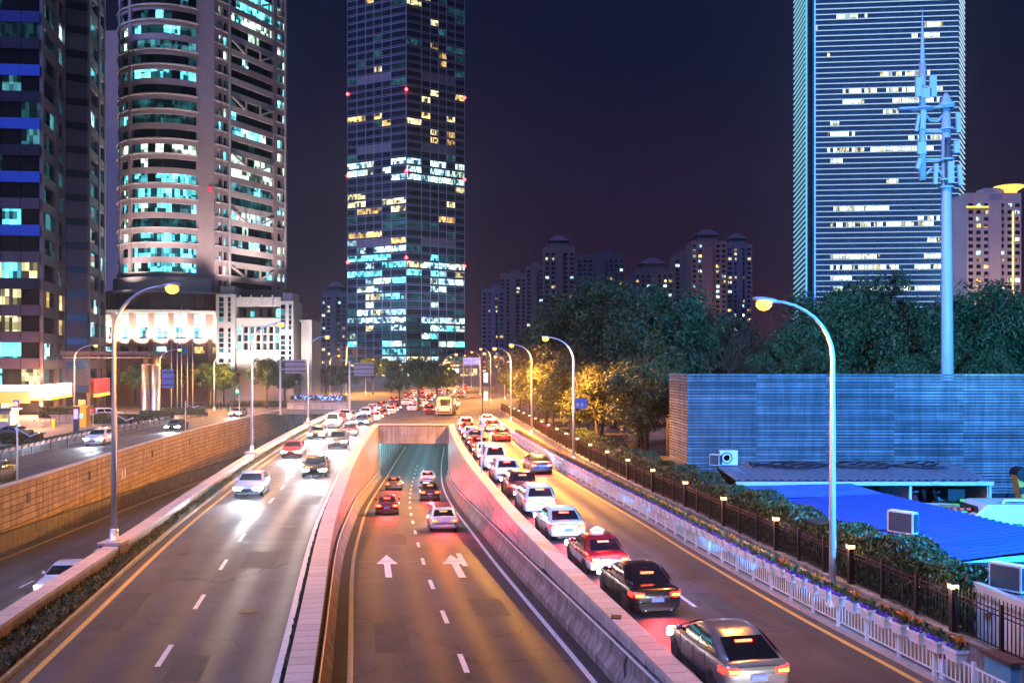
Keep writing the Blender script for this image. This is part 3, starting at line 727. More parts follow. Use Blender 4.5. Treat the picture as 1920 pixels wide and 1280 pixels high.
def gatehouse():
    D = 188.0; X = lambda p: px_x(p, D); Z = lambda p: py_z(p, D)
    t = thing('podium_gatehouse', 'white-lit stone gatehouse wing with glazed centre beside the round podium', 'building', (X(480), D, 0))
    def blk(name, p0, p1, y0, y1, d0=0, dep=8, m=stone_w): return MB().box(((X(p0)+X(p1))/2, D+d0+dep/2, (Z(y0)+Z(y1))/2), (X(p1)-X(p0), dep, Z(y1)-Z(y0))).build(name, m, t)
    blk('end_tower', 408, 443, 759, 552, -.8); blk('end_tower', 527, 552, 759, 565, -.8)
    blk('turret', 412, 438, 551.8, 536, .4, 6); blk('turret', 530, 548, 564.8, 549, .4, 6)
    blk('side_wing', 561, 581, 759, 603, 2, 9); blk('wing_cap', 559, 582, 602.8, 599, 1.5, 10)
    blk('lower_wall', 443.2, 526.8, 759, 656, 0); blk('upper_wall', 443.2, 526.8, 611.8, 596, 0, 8); blk('recess_wall', 443.2, 526.8, 595.8, 574, 2.5, 5.5, stone_b)
    blk('parapet', 443.2, 526.8, 573.8, 557, .2, 8); blk('rear_mass', 443.2, 526.8, 556.8, 540, 4, 6, stone_b)
    blk('glass_wall', 443.2, 526.8, 655.8, 612, .9, 6, win_dim)
    for i in range(8):
        p = 443.5+(83)*i/7; MB().box((X(p), D+.3, (Z(655)+Z(612))/2), (.35,1.1,Z(612)-Z(655))).build('mullion', stone_w, t)
    for y in (626, 641): MB().box(((X(443)+X(527))/2, D+.5, Z(y)), (X(526.5)-X(443.5), .6, .3)).build('transom', stone_w, t)
    for i in range(7):
        for j in range(3):
            p = 449.4+11.86*i; MB().box((X(p), D+.8, Z(619+15*j)), (.95,.1,1.35)).build('window', [win_cyan, win_teal, win_dim, glass_d][(i*3+j*2) % 4], t)
    for p in (418, 433, 533, 546):
        for j in range(14 if p < 500 else 13):
            y = 562+j*9.5 if p < 500 else 576+j*9.5
            if (j % 6) == 5: continue
            MB().box((X(p), D-.84, Z(y)), (.9 if p in (418,533) else .5,.1,.8)).build('window', [glass_d, win_dim, win_teal][j % 3], t)
    for i in range(5): MB().box((X(452+16*i), D+2.44, Z(585)), (.75,.1,1.7)).build('window', [glass_d, win_cyan, win_teal, glass_d, win_cyan][i], t)
    for i in range(4): MB().tube([(X(451+20*i), D+.1, Z(572)), (X(451+20*i), D+.1, Z(553))], .14, 6).build('finial', steel_p, t)
    for p, e in ((426,5200),(470,5200),(505,5200),(540,5200),(570,3600)):
        lamp('SPOT', 'facade_uplight', (X(p), D-7, 6.0), e, (1,.90,.88), .4, 95, .8, (X(p), D, 15.5), t)
gatehouse()
# ------------------------------------------------------------------ glass tower at the end of the road
def glass_tower():
    rnd = random.Random(21)
    Pc, Pl, Pr = (px_x(762,450), 450), (px_x(652,466), 466), (px_x(871,468), 468)
    back = (Pl[0]+Pr[0]-Pc[0], Pl[1]+Pr[1]-Pc[1])
    t = thing('glass_tower', 'slender dark glass tower with lilac grid and red warning lamps', 'building', (Pc[0], 460, 0))
    MB().prism([Pl, Pc, Pr, back], 0, 199).build('core', mat('core_black', (.012,.012,.016), .3), t)
    fh = 3.95; n = 49; wins = []; cols = [0,.17,.32,.46,.60,.75,1.0]
    bars = MB(); lou = []
    for fi, (a, b) in enumerate(((Pl,Pc),(Pc,Pr))):
        cc = cols if fi == 0 else [1-c for c in cols][::-1]
        for k in range(n):
            z = 4+k*fh
            mech = k in (16, 28, 37)
            for m in range(2):
                c, d, r, _ = seg_boxes(a, b, 0, 1, z-.22+.9*m, z+.0+.9*m, .5, None, .15); bars.box(c, (d[0],.3,.16 if m else .3), r)
            h = (z-4)/190
            for i in range(6):
                v0, v1 = cc[i], cc[i+1]
                if mech and 0 < i < 5:
                    lou.append(seg_boxes(a, b, v0, v1, z+.2, z+fh-.3, .25, clad_g, .05)); continue
                if h > .52: tbl = [(glass_f,.80),(win_teal,.10),(win_warm,.06),(win_gold,.04)]
                elif h > .33: tbl = [(glass_f,.70),(win_teal,.10),(win_warm,.14),(win_gold,.06)]
                else: tbl = [(glass_f,.34),(win_teal,.16),(win_ice,.25),(win_pale,.11),(win_cyan,.11),(win_gold,.03)]
                if k == 0: tbl = [(win_gold,.7),(win_pale,.3)]
                if k in (26, 25, 24): tbl = [(win_pale,.4),(win_ice,.3),(glass_f,.3)]
                w = pick(rnd, tbl)
                if wins and rnd.random() < .45 and h < .5: w = wins[-1][1][3]
                wins.append((abs(k-14), seg_boxes(a, b, v0+.004, v1-.004, z+.72, z+fh-.25, .1, w, .06)))
        for c in cc:
            q = seg_boxes(a, b, max(0, c-.004), min(1, c+.004), 0, 199, .35, mull, .18)
            MB().box(q[0], q[1], q[2]).build('mullion', mull, t)
    o = bars.build('floor_bars', mull, t); o['kind'] = 'stuff'
    wins = [w for _, w in sorted(wins, key=lambda q: q[0])]
    pieces(t, 'window', wins, 300, 'far_windows'); pieces(t, 'louvre', lou)
    red = glow('warning_red', (1,.03,.03), 18)
    for py in (180, 333, 495):
        for px, D, off_ in ((652,466,-3),(762,449,-26),(871,468,4)):
            p = at(px, py+off_ if px != 762 else py+off_+14, D-.6); MB().lathe([(.05,-.7),(.6,-.5),(.75,0),(.55,.5),(.05,.7)], 8, p).build('warning_lamp', red, t, smooth=True)
    MB().box((px_x(765,440), 446, 2.5), (70,8,9)).build('lobby', clad_g, t)
    pieces(t, 'lobby_window', [((px_x(765,440)-30+4.4*i, 441.9, 4.0), (3.6,.15,3.4), 0, win_gold if i % 3 else win_pale) for i in range(15)])
    for (x, y, e) in ((-70,428,90000),(-35,430,90000)):
        lamp('SPOT', 'tower_floodlight', (x, y, 8), e, (.62,.60,1), 1.0, 70, .8, (x+4, y+30, 70), t)
glass_tower()
# ------------------------------------------------------------------ blue striped tower on the right
def striped_tower():
    rnd = random.Random(31)
    D = 420.0
    Lf, Ls, M0, M1, Rr_ = (px_x(1488,438),438), (px_x(1511,422),422), (px_x(1527,420),420), (px_x(1797,414),414), (px_x(1808,432),432)
    t = thing('striped_tower', 'broad blue glass tower with white horizontal light lines, right of the road', 'building', (175, 425, 0))
    MB().prism([Lf, Ls, M0, M1, Rr_, (214,470), (152,470)], 0, 194).build('core', mat('blue_curtain', (.015,.17,.36), .3, var=.5, scale=.2, spec=.8), t)
    led = glow('led_white', (.52,.78,1), .8); ledb = glow('led_cyan', (.40,.88,1), .6); edge = glow('led_edge', (.05,.22,1), 2.6)
    tower_lit = litwin('window_office', (.86,1,.90), 2.6, .8, .4, .35); s = 2.46; strips = []; lit = []
    for k in range(78):
        z = 2+k*s
        strips.append(seg_boxes(M0, M1, .004, .996, z, z+.26, .5, led, .2))
        strips.append(seg_boxes(M1, Rr_, .02, .98, z, z+.26, .4, led, .2))
    # slanted fins on the narrow flank
    a, b = Vector(Lf), Vector(Ls); dd = b-a; Ln = dd.length; r = math.atan2(dd.y, dd.x)
    for k in range(78):
        z = 2+k*s; mb = MB()
        c = (a+b)/2 + Vector((dd.y,-dd.x))/Ln*.25
        M = Matrix.Translation((c.x, c.y, z)) @ Matrix.Rotation(r, 4, 'Z') @ Matrix.Rotation(-.26, 4, 'Y')
        mb.box(None, (Ln*.98, .4, .36), M=M).build('flank_strip', ledb, t)
    pieces(t, 'light_strip', strips, 300)
    for p in (M0, Ls):
        MB().box((p[0], p[1]-.4, 97), (.5,.5,192)).build('edge_light', edge, t)
    MB().box(((Ls[0]+M0[0])/2, 420.7, 97), (M0[0]-Ls[0]-.8,.4,193)).build('corner_strip', glass_d, t)
    # mullions between the light lines
    pieces(t, 'mullion', [seg_boxes(M0, M1, i/46-.0008, i/46+.0008, 0, 194, .3, mat('mullion_blue', (.10,.26,.42), .4, var=.2), .1) for i in range(1, 46)])
    rows = [(38,.13,.40),(58,.02,.05),(58,.78,.92),(75,.66,.74),(75,.78,.9),(105,.1,.14),(150,.46,.82),(176,.2,.45),(176,.5,.9),(196,.2,.36),(196,.55,.88),(222,.48,.6),(243,.1,.2),(262,.1,.3),(265,.66,.9),(285,.1,.38),(285,.4,.84),(304,.1,.22),(346,.5,.6),(400,.14,.55),(420,.7,.9),(432,.13,.85),(458,.8,.92),(485,.13,.5),(485,.78,.93),(505,.13,.62),(505,.7,.9),(526,.13,.3),(545,.12,.9)]
    for py, u0, u1 in rows:
        z = py_z(py, D); k = round((z-2)/s); zz = 2+k*s
        n = max(1, int((u1-u0)*46)); i0 = int(u0*46)
        for i in range(n):
            if rnd.random() < .12: continue
            lit.append(seg_boxes(M0, M1, (i0+i)/46+.002, (i0+i+1)/46-.002, zz+.5, zz+s-.12, .1, tower_lit if rnd.random() < .8 else win_gold, .06))
    pieces(t, 'window', lit, 300)
    return t
striped_tower()
# ------------------------------------------------------------------ distant flats
def flats(px0, px1, py, D, label, seed, m, cap=1, lit=.2, parts=False, pitch=3.0):
    rnd = random.Random(seed); x0, x1, h = px_x(px0,D), px_x(px1,D), py_z(py,D)
    t = thing('apartment_tower', label, 'building', ((x0+x1)/2, D, 0), 'far apartment towers')
    w = x1-x0
    MB().box(((x0+x1)/2, D+9, h/2), (w, 18, h)).build('wall', m, t)
    MB().box((x0+w*.5, D-.6, h*.48), (w*.22, 1.4, h*.96)).build('stair_shaft', m, t)
    if cap == 1:
        MB().prism([(x0+w*.2,D+3),(x0+w*.8,D+3),(x0+w*.8,D+14),(x0+w*.2,D+14)], h, h+4).build('roof_house', m, t)
        MB().loft([[(x0+w*.15,D+2,h+4),(x0+w*.85,D+2,h+4),(x0+w*.85,D+15,h+4),(x0+w*.15,D+15,h+4)],[(x0+w*.4,D+7,h+8),(x0+w*.6,D+7,h+8),(x0+w*.6,D+9,h+8),(x0+w*.4,D+9,h+8)]]).build('roof', clad_d, t)
    else:
        MB().box((x0+w*.6, D+8, h+1.5), (w*.35, 8, 3)).build('roof_house', m, t)
    sp = []; nc = max(3, int(w/3.4))
    for k in range(int(h/pitch)-1):
        for i in range(nc):
            if abs((i+.5)/nc-.5) < .12: continue
            r = rnd.random()
            mm = rnd.choice([win_gold, win_gold, win_warm, win_ice, win_pale]) if r < lit else glass_d
            sp.append(((x0+w*(i+.5)/nc, D-.06, 3+k*pitch), (w/nc*.55, .1, 1.5), 0, mm))
    rnd.shuffle(sp); sp.sort(key=lambda q: q[3] is glass_d)
    pieces(t, 'window', sp, 300 if parts else 24, 'small_windows')
    return t
fl1 = mat('flat_brown', (.13,.085,.085), .8, var=.2, scale=.15); fl2 = mat('flat_mauve', (.12,.10,.14), .8, var=.2, scale=.15); fl3 = mat('flat_dark', (.05,.045,.06), .8, var=.2, scale=.15)
flats(903,946,541,640,'pale low apartment tower just beside the glass tower on the skyline',1,fl2,0,.14)
flats(938,986,512,700,'brown apartment tower second along the skyline from the glass tower',2,fl1,0,.08)
flats(986,1020,498,660,'narrow brown apartment tower third along the skyline from the glass tower',3,fl1,0,.07)
flats(1020,1078,462,580,'tall dark apartment tower with yellow windows above the big dark tree',4,fl1,1,.14)
flats(1082,1170,478,620,'dark apartment tower with scattered blue and yellow windows behind the tree tops',5,fl3,0,.13)
flats(1190,1262,505,570,'dark squat apartment tower with hipped roof above the tree line',6,fl3,1,.22)
flats(1264,1300,478,620,'slim brown apartment tower next to the tallest hipped flats',7,fl1,0,.08)
flats(1296,1362,452,540,'tallest brown hipped-roof apartment tower behind the bright street lamp',8,fl1,1,.20)
flats(1362,1410,458,580,'blue-grey hipped-roof apartment tower nearest the striped tower',9,fl2,1,.18)
flats(602,650,548,640,'lone dark apartment tower standing beside the glass tower, opposite side',10,fl2,1,.22)
t = flats(1812,1914,362,400,'pale apartment tower with gold-lit crown at the edge of the picture',12,mat('flat_pale',(.42,.34,.36),.8,var=.15,scale=.2),0,.30,True)
for i in range(14): MB().box((px_x(1898,400), 399.7, 8+i*5), (.5,.3,4.6)).build('gold_strip', glow('gold_light', (1,.72,.18), 2.2), t)
MB().lathe([(3.2,0),(3.6,1.2),(6.0,2.6),(6.2,3.4),(5.6,3.5)], 16, (px_x(1895,404), 406, 84)).build('lit_crown', glow('gold_crown', (1,.60,.10), 1.4), t)
MB().box((px_x(1836,400), 399.6, 77.2), (12,.4,.7)).build('lit_cornice', glow('gold_crown', (1,.60,.10), 1.4), t)
lamp('SPOT', 'flats_wash_light', (px_x(1860,370), 368, 14), 80000, (1,.62,.38), 1, 70, .8, (px_x(1860,400), 400, 48), t)  # added lamp washing the pale tower, no fixture modelled
lamp('SPOT', 'flats_wash_light', (px_x(1330,480), 500, 14), 60000, (1,.50,.40), 1, 80, .8, (px_x(1330,540), 540, 50))  # unseen lamp added to wash the brown flats
# ------------------------------------------------------------------ street lamps
lens = glow('sodium_lens', (1,.40,.04), 4.5)
def street_lamp(x, D, z, h, reach, label, power, group, lit=True, r0=.13):
    """tapered pole, swept arm (reach < 0 to the left), lamp head"""
    t = thing('street_lamp', label, 'street lamp', (x, D, z), group)
    s = 1 if reach > 0 else -1; a = abs(reach)
    pts = [(x,D,z), (x,D,z+h*.45), (x,D,z+h*.80)]; rad = [r0, r0*.82, r0*.66]
    for k in range(1, 9):
        u = k/8; pts.append((x+s*a*.92*(1-math.cos(u*PI/2))**1.0, D, z+h*.80+h*.185*math.sin(u*PI/2))); rad.append(r0*(.66-.3*u))
    MB().tube(pts, rad, 10).build('pole', steel_p, t, smooth=True)
    MB().lathe([(r0*2.2,0),(r0*2.2,.05),(r0*1.35,.08),(r0*1.3,.5),(r0*1.02,.54)], 10, (x,D,z)).build('base_flange', steel_p, t, smooth=True)
    hx, hz = x+s*a, z+h*.985
    rings = []
    for q, w, hh in ((-.42,.10,.05),(-.25,.17,.09),(.1,.19,.10),(.35,.15,.07),(.44,.06,.03)):
        rings.append([(hx+s*q, D+w*math.cos(2*PI*k/10), hz+.04+hh*math.sin(2*PI*k/10)+s*0+q*.12) for k in range(10)])
    MB().loft(rings).build('lamp_head', steel_p, t, smooth=True, fix=True)
    MB().lathe([(.02,-.34),(.16,-.30),(.27,-.18),(.27,-.06),(.2,.02)], 14, (hx+s*.05, D, hz)).build('lamp_lens', lens if lit else glass_d, t, smooth=True)
    if lit: lamp('SPOT', 'lamp_light', (hx+s*.05, D, hz-.4), power, sodium, .2, 172, .35, (hx+s*.6, D, hz-10), t)
    return t
LB = lambda d: C(d)+BO(d)-.3
PW = 11000
for i, (d, h) in enumerate(((39,11.2),(78,11.3),(117,11.3))):
    x = LB(d)
    p = thing('lamp_pedestal', 'stone-clad pedestal built into the median barrier under its %s lamp' % nth(i), 'pedestal', (x, d, 0), 'pedestals of the median lamps')
    MB().box((x, d, .42), (.86,.86,.84)).build('plinth', tile_t, p); MB().box((x, d, .90), (.98,.98,.12)).build('plinth_cap', granite, p)
    street_lamp(x, d, .96, h-.1, 2.45, 'tall grey street lamp on the median barrier, %s from the camera' % nth(i), PW*(.5,1.5,2.2)[i], 'lamps of the median barrier')
for i, (x, d) in enumerate(((11.2,31.7),(5.25,77.2),(2.35,108),(-.15,133))):
    street_lamp(x, d, .12, 10.8, -2.35, 'tall curved street lamp by the iron fence, %s from the camera' % nth(i), PW*(.28,4.4,4.6,4.6)[i], 'lamps along the iron fence')
for i, (px, D, hp, s) in enumerate(((140,146,645,1),(300,158,653,1),(402,165,660,1),(478,215,640,1))):
    x = px_x(px, D); street_lamp(x, D, 0, py_z(hp, D), 3.4 if i < 3 else 2.4, 'orange street lamp on the plaza beyond the service road, %s from the office block' % nth(i), PW*1.8, 'lamps of the plaza')
for i, (px, py, D, s) in enumerate(((855,662,175,1),(902,652,205,-1),(885,658,245,-1),(929,667,215,-1),(872,665,320,-1),(845,668,290,1),(665,640,240,1),(635,665,235,1),(700,672,260,1))):
    x = px_x(px, D); h = max(9.5, py_z(py, D))
    street_lamp(x-s*2.2, D, 0, h, s*2.2, 'small far street lamp glowing orange, %s of those beyond the crossing' % nth(i), PW*2.6, 'lamps beyond the crossing')
def cctv(x, D, h, s, label):
    t = thing('camera_post', label, 'post', (x, D, .1), 'short posts on the retaining wall')
    MB().tube([(x,D,.17),(x,D,.17+h)], [.07,.06], 8).build('post', steel_p, t, smooth=True)
    MB().beam((x,D,h-.2), (x+s*1.1,D-.2,h-.75), .06, .06).build('arm', steel_p, t)
    MB().beam((x+s*1.0,D-.2,h-.72), (x+s*1.7,D-.3,h-.45), .22, .10).build('luminaire', steel_p, t)
for i, (d, h) in enumerate(((64.7,4.1),(87,3.8),(112,3.8),(138,3.8))):
    cctv(BW(d)-.15, d, h, 1, 'short grey post with tilted fixture on the tan wall, %s from the camera' % nth(i))
cctv(C(66)+5.0, 66, 4.3, -1, 'thin grey post with tilted fixture on the underpass cap beside the white van')
t = bpy.data.objects.get('camera_post.004')
# ------------------------------------------------------------------ iron fence with lamps
def iron_fence():
    t = thing('iron_fence', 'black iron picket fence on a low concrete wall by the yard', 'fence', (KF(30), 30, 0))
    wallstrip(lambda d: KF(d)-.12, .24, -.1, .66, frange(8,150,3)).build('low_wall', concrete, t)
    pieces(t, 'coping', run_specs(KF, .70, 9, 150, 1.93, .32, .07, concrete, gap=.006), 60)
    for z in (.86, 1.72, 1.86): 
        MB().tube([(KF(d), d, z) for d in frange(8,150,3)], .022, 4).build('rail', rail_m, t)
    sp = [((KF(d), d, 1.42 if d > 26 else 1.5), (.024,.024,1.16 if d > 26 else 1.36), .1, rail_m) for d in frange(18,150,.155)]
    pieces(t, 'picket', sp, 300, 'far_pickets')
    pieces(t, 'fence_post', [((KF(d), d, 1.38), (.09,.09,1.32), .1, rail_m) for d in frange(13,150,1.93)], 80)
iron_fence()
lens_w = glow('fence_lamp_lens', (1,.62,.26), 4)
for i in range(20):
    d = 26.6+5.75*i
    x = KF(d)-.02
    t = thing('fence_lamp', 'square lamp glowing on a dark fence pillar, %s from the camera' % nth(i), 'lamp', (x, d, .735), 'lamps on the iron fence')
    MB().box((x, d, 1.36), (.17,.17,1.25), .1).build('pillar', rail_m, t)
    MB().box((x, d, 2.06), (.22,.22,.12), .1).build('lamp_glass', lens_w, t)
    MB().box((x, d, 2.155), (.28,.28,.05), .1).build('lamp_cap', rail_m, t)
    if i < 9: lamp('POINT', 'lamp_light', (x-.3, d, 2.0), 26, (1,.70,.36), .1, parent=t)
# ------------------------------------------------------------------ white railing and its flower boxes
def railing(f, d0, d1, label, z=.13, step=1.55, m=rail_w, npk=300, base=None):
    t = thing('railing', label, 'railing', (f(d0), d0, z))
    pieces(t, 'post', [((f(d), d, z+.44), (.09,.09,.88), .15, m) for d in frange(d0, d1, step)], 120)
    for zz in (.16, .74):
        MB().tube([(f(d), d, z+zz) for d in frange(d0, d1, 3)], .025, 4).build('rail', m, t)
    pieces(t, 'picket', [((f(d), d, z+.45), (.025,.03,.56), .15, m) for d in frange(d0+.12, d1, .17)], npk, 'far_pickets')
    return t
railing(WF, 15.3, 136, 'white metal railing along the kerb carrying flower boxes')
SR = lambda d: BW(d)-7.6
railing(SR, 48, 146, 'dark metal railing with planters along the far side of the service road', .0, 2.2, steel_d, 120)
def flower_protos():
    out = []
    for v in range(3):
        rnd = random.Random(40+v)
        t = thing('flower_box', 'x', 'flower box', (0,0,0), 'flower boxes on the white railing', keep=False)
        MB().loft([[(-.13,-.22,-.06),(.13,-.22,-.06),(.13,.22,-.06),(-.13,.22,-.06)],[(-.17,-.26,.2),(.17,-.26,.2),(.17,.26,.2),(-.17,.26,.2)],[(-.19,-.29,.2),(.19,-.29,.2),(.19,.29,.2),(-.19,.29,.2)],[(-.19,-.29,.27),(.19,-.29,.27),(.19,.29,.27),(-.19,.29,.27)]]).build('trough', plast_w, t, fix=True)
        def blobs(name, n, zr, s, m, yr, xr):
            mb = MB()
            for _ in range(n):
                p = Vector((rnd.uniform(*xr), rnd.uniform(*yr), rnd.uniform(*zr))); q = s*(.6+.8*rnd.random())
                M = Matrix.Translation(p) @ Euler((rnd.random()*6,rnd.random()*6,rnd.random()*6)).to_matrix().to_4x4()
                mb.add([M @ Vector(c) for c in ((-q,0,0),(0,-q*.6,.01),(q,0,0),(0,q*.6,.01))], [(0,1,2,3)])
            o = mb.build(name, m, t); o['kind'] = 'stuff'
        blobs('leaves', 110, (.27,.48), .085, leaf_m, (-.27,.27), (-.13,.18))
        blobs('marigolds', [46,30,14][v], (.36,.54), .075, mat('flower_orange', (.85,.24,.012), .6, var=.3), (-.24,.28), (-.02,.2))
        blobs('pansies', [40,52,70][v], (.27,.40), .055, mat('flower_violet', (.16,.06,.62), .6, var=.4), (-.28,.15), (-.19,.02))
        out.append(t)
    return out
FP = flower_protos(); used = [False]*3
for i in range(96):
    d = 23.7+.775*i*1.0
    v = (0,2,1,0,1,2)[i % 6]
    if used[v]: o = copy_tree(FP[v])
    else: o = FP[v]; used[v] = True
    o.location = (WF(d)-.03, d, .90); o.rotation_euler = (0,0,.16)
    o['label'] = 'flower box of %s on the white railing, %s from the camera' % (('marigolds and pansies','mixed flowers','violet pansies')[v], nth(i))
def far_planter():
    t = thing('planter', 'x', 'planter', (0,0,0), 'planters on the dark railing', keep=False); rnd = random.Random(9)
    MB().loft([[(-.14,-.40,0),(.14,-.40,0),(.14,.40,0),(-.14,.40,0)],[(-.2,-.46,.28),(.2,-.46,.28),(.2,.46,.28),(-.2,.46,.28)]]).build('trough', mat('planter_pink',(.45,.33,.30),.6), t, fix=True)
    mb = MB()
    for _ in range(60):
        M = Matrix.Translation((rnd.uniform(-.2,.2), rnd.uniform(-.45,.45), rnd.uniform(.27,.5))) @ Euler((rnd.random()*6,rnd.random()*6,rnd.random()*6)).to_matrix().to_4x4(); q = .1
        mb.add([M @ Vector(c) for c in ((-q,0,0),(0,-q*.6,.01),(q,0,0),(0,q*.6,.01))], [(0,1,2,3)])
    o = mb.build('leaves', leaf_d, t); o['kind'] = 'stuff'
    return t
fp = far_planter()
for i in range(34):
    d = 70+1.35*i if i < 24 else 70+1.35*24+2.6*(i-24)
    o = fp if i == 0 else copy_tree(fp)
    o.location = (SR(d), d, .78); o.rotation_euler = (0,0,.12)
    o['label'] = 'small pinkish planter on the dark railing of the service road, %s from the near end' % nth(i)

# ------------------------------------------------------------------ vehicles
tyre_m = mat('tyre', (.02,.02,.02), .8, var=.2); rim_m = mat('rim_alloy', (.55,.56,.6), .25, metal=.9, var=.1)
tail_m = glow('tail_light', (1,.012,.008), 8, (.3,.01,.01)); brake_m = glow('brake_bar', (1,.05,.02), 14, (.3,.01,.01)); bulb_m = glow('brake_bulb', (1,.10,.015), 16, (.3,.02,.01))
head_m = glow('head_light', (.86,.94,1), 60); head_off = mat('lamp_glass_clear', (.6,.62,.65), .1, var=.05)
plate_m = mat('number_plate', (.12,.2,.6), .5, var=.2, scale=20); plate_w = mat('number_plate_white', (.7,.7,.7), .5)
black_p = mat('black_plastic', (.02,.02,.022), .5)
def paint(name, col, metal=.35): return mat('paint_'+name, col, .28, metal=metal, var=.06, scale=2, coat=1.0)
PAINTS = {'silver': paint('silver',(.34,.31,.30),.6), 'black': paint('black',(.014,.012,.018),.3), 'white': paint('white',(.72,.71,.72),.0),
          'red': paint('red',(.45,.02,.03)), 'grey': paint('grey',(.16,.16,.18),.5), 'maroon': paint('maroon',(.16,.02,.03)), 'blue': paint('blue',(.05,.09,.28)), 'pearl': paint('pearl',(.6,.57,.55),.1)}
def taxi_paint():
    m = paint('taxi', (.5,.02,.03), 0).copy(); m.name = 'paint_taxi_two_tone'; t = m.node_tree
    b = t.nodes['Principled BSDF']; tcn = t.nodes.new('ShaderNodeTexCoord'); sp = t.nodes.new('ShaderNodeSeparateXYZ')
    gt = t.nodes.new('ShaderNodeMath'); gt.operation = 'GREATER_THAN'; gt.inputs[1].default_value = .66
    mx = t.nodes.new('ShaderNodeMixRGB'); mx.inputs[1].default_value = (.72,.71,.7,1); mx.inputs[2].default_value = (.5,.015,.025,1)
    t.links.new(tcn.outputs['Object'], sp.inputs[0]); t.links.new(sp.outputs['Z'], gt.inputs[0]); t.links.new(gt.outputs[0], mx.inputs[0]); t.links.new(mx.outputs[0], b.inputs['Base Color'])
    return m
PAINTS['taxi'] = taxi_paint()
CARS = {  # L, W, H, belt, deck, hood, base_rear, top_rear, top_front, base_front
    'sedan': (4.75,1.82,1.46,.94,1.00,.90,-1.78,-.92,.22,1.16),
    'taxi':  (4.60,1.72,1.45,.92,.98,.90,-1.60,-1.0,.18,1.00),
    'hatch': (4.60,1.86,1.50,.97,1.05,.92,-2.12,-.95,.30,1.35),
    'suv':   (4.60,1.86,1.68,1.06,1.10,1.02,-2.16,-1.82,.20,1.08),
    'van':   (4.95,1.88,1.98,1.16,1.20,1.06,-2.42,-2.28,.95,1.72)}
def wheel_proto():
    r, w = .325, .215
    t = MB().lathe([(r*.66,-w/2),(r*.94,-w/2),(r,-w/2+.03),(r,w/2-.03),(r*.94,w/2),(r*.66,w/2)], 20, axis='Y').mesh('tyre', tyre_m, True)
    mb = MB().lathe([(r*.67,-.03),(r*.67,.085),(r*.60,.09),(r*.58,.05)], 20, axis='Y')
    for k in range(5):
        a = 2*PI*k/5; mb.beam((0,.07,0), (r*.62*math.cos(a), .085, r*.62*math.sin(a)), .03, .075)
    mb.lathe([(.0,.06),(.06,.06),(.06,.1),(.0,.105)], 10, axis='Y')
    return t, mb.mesh('rim', rim_m, False)
TYRE, RIM = wheel_proto()
_car_cache = {}
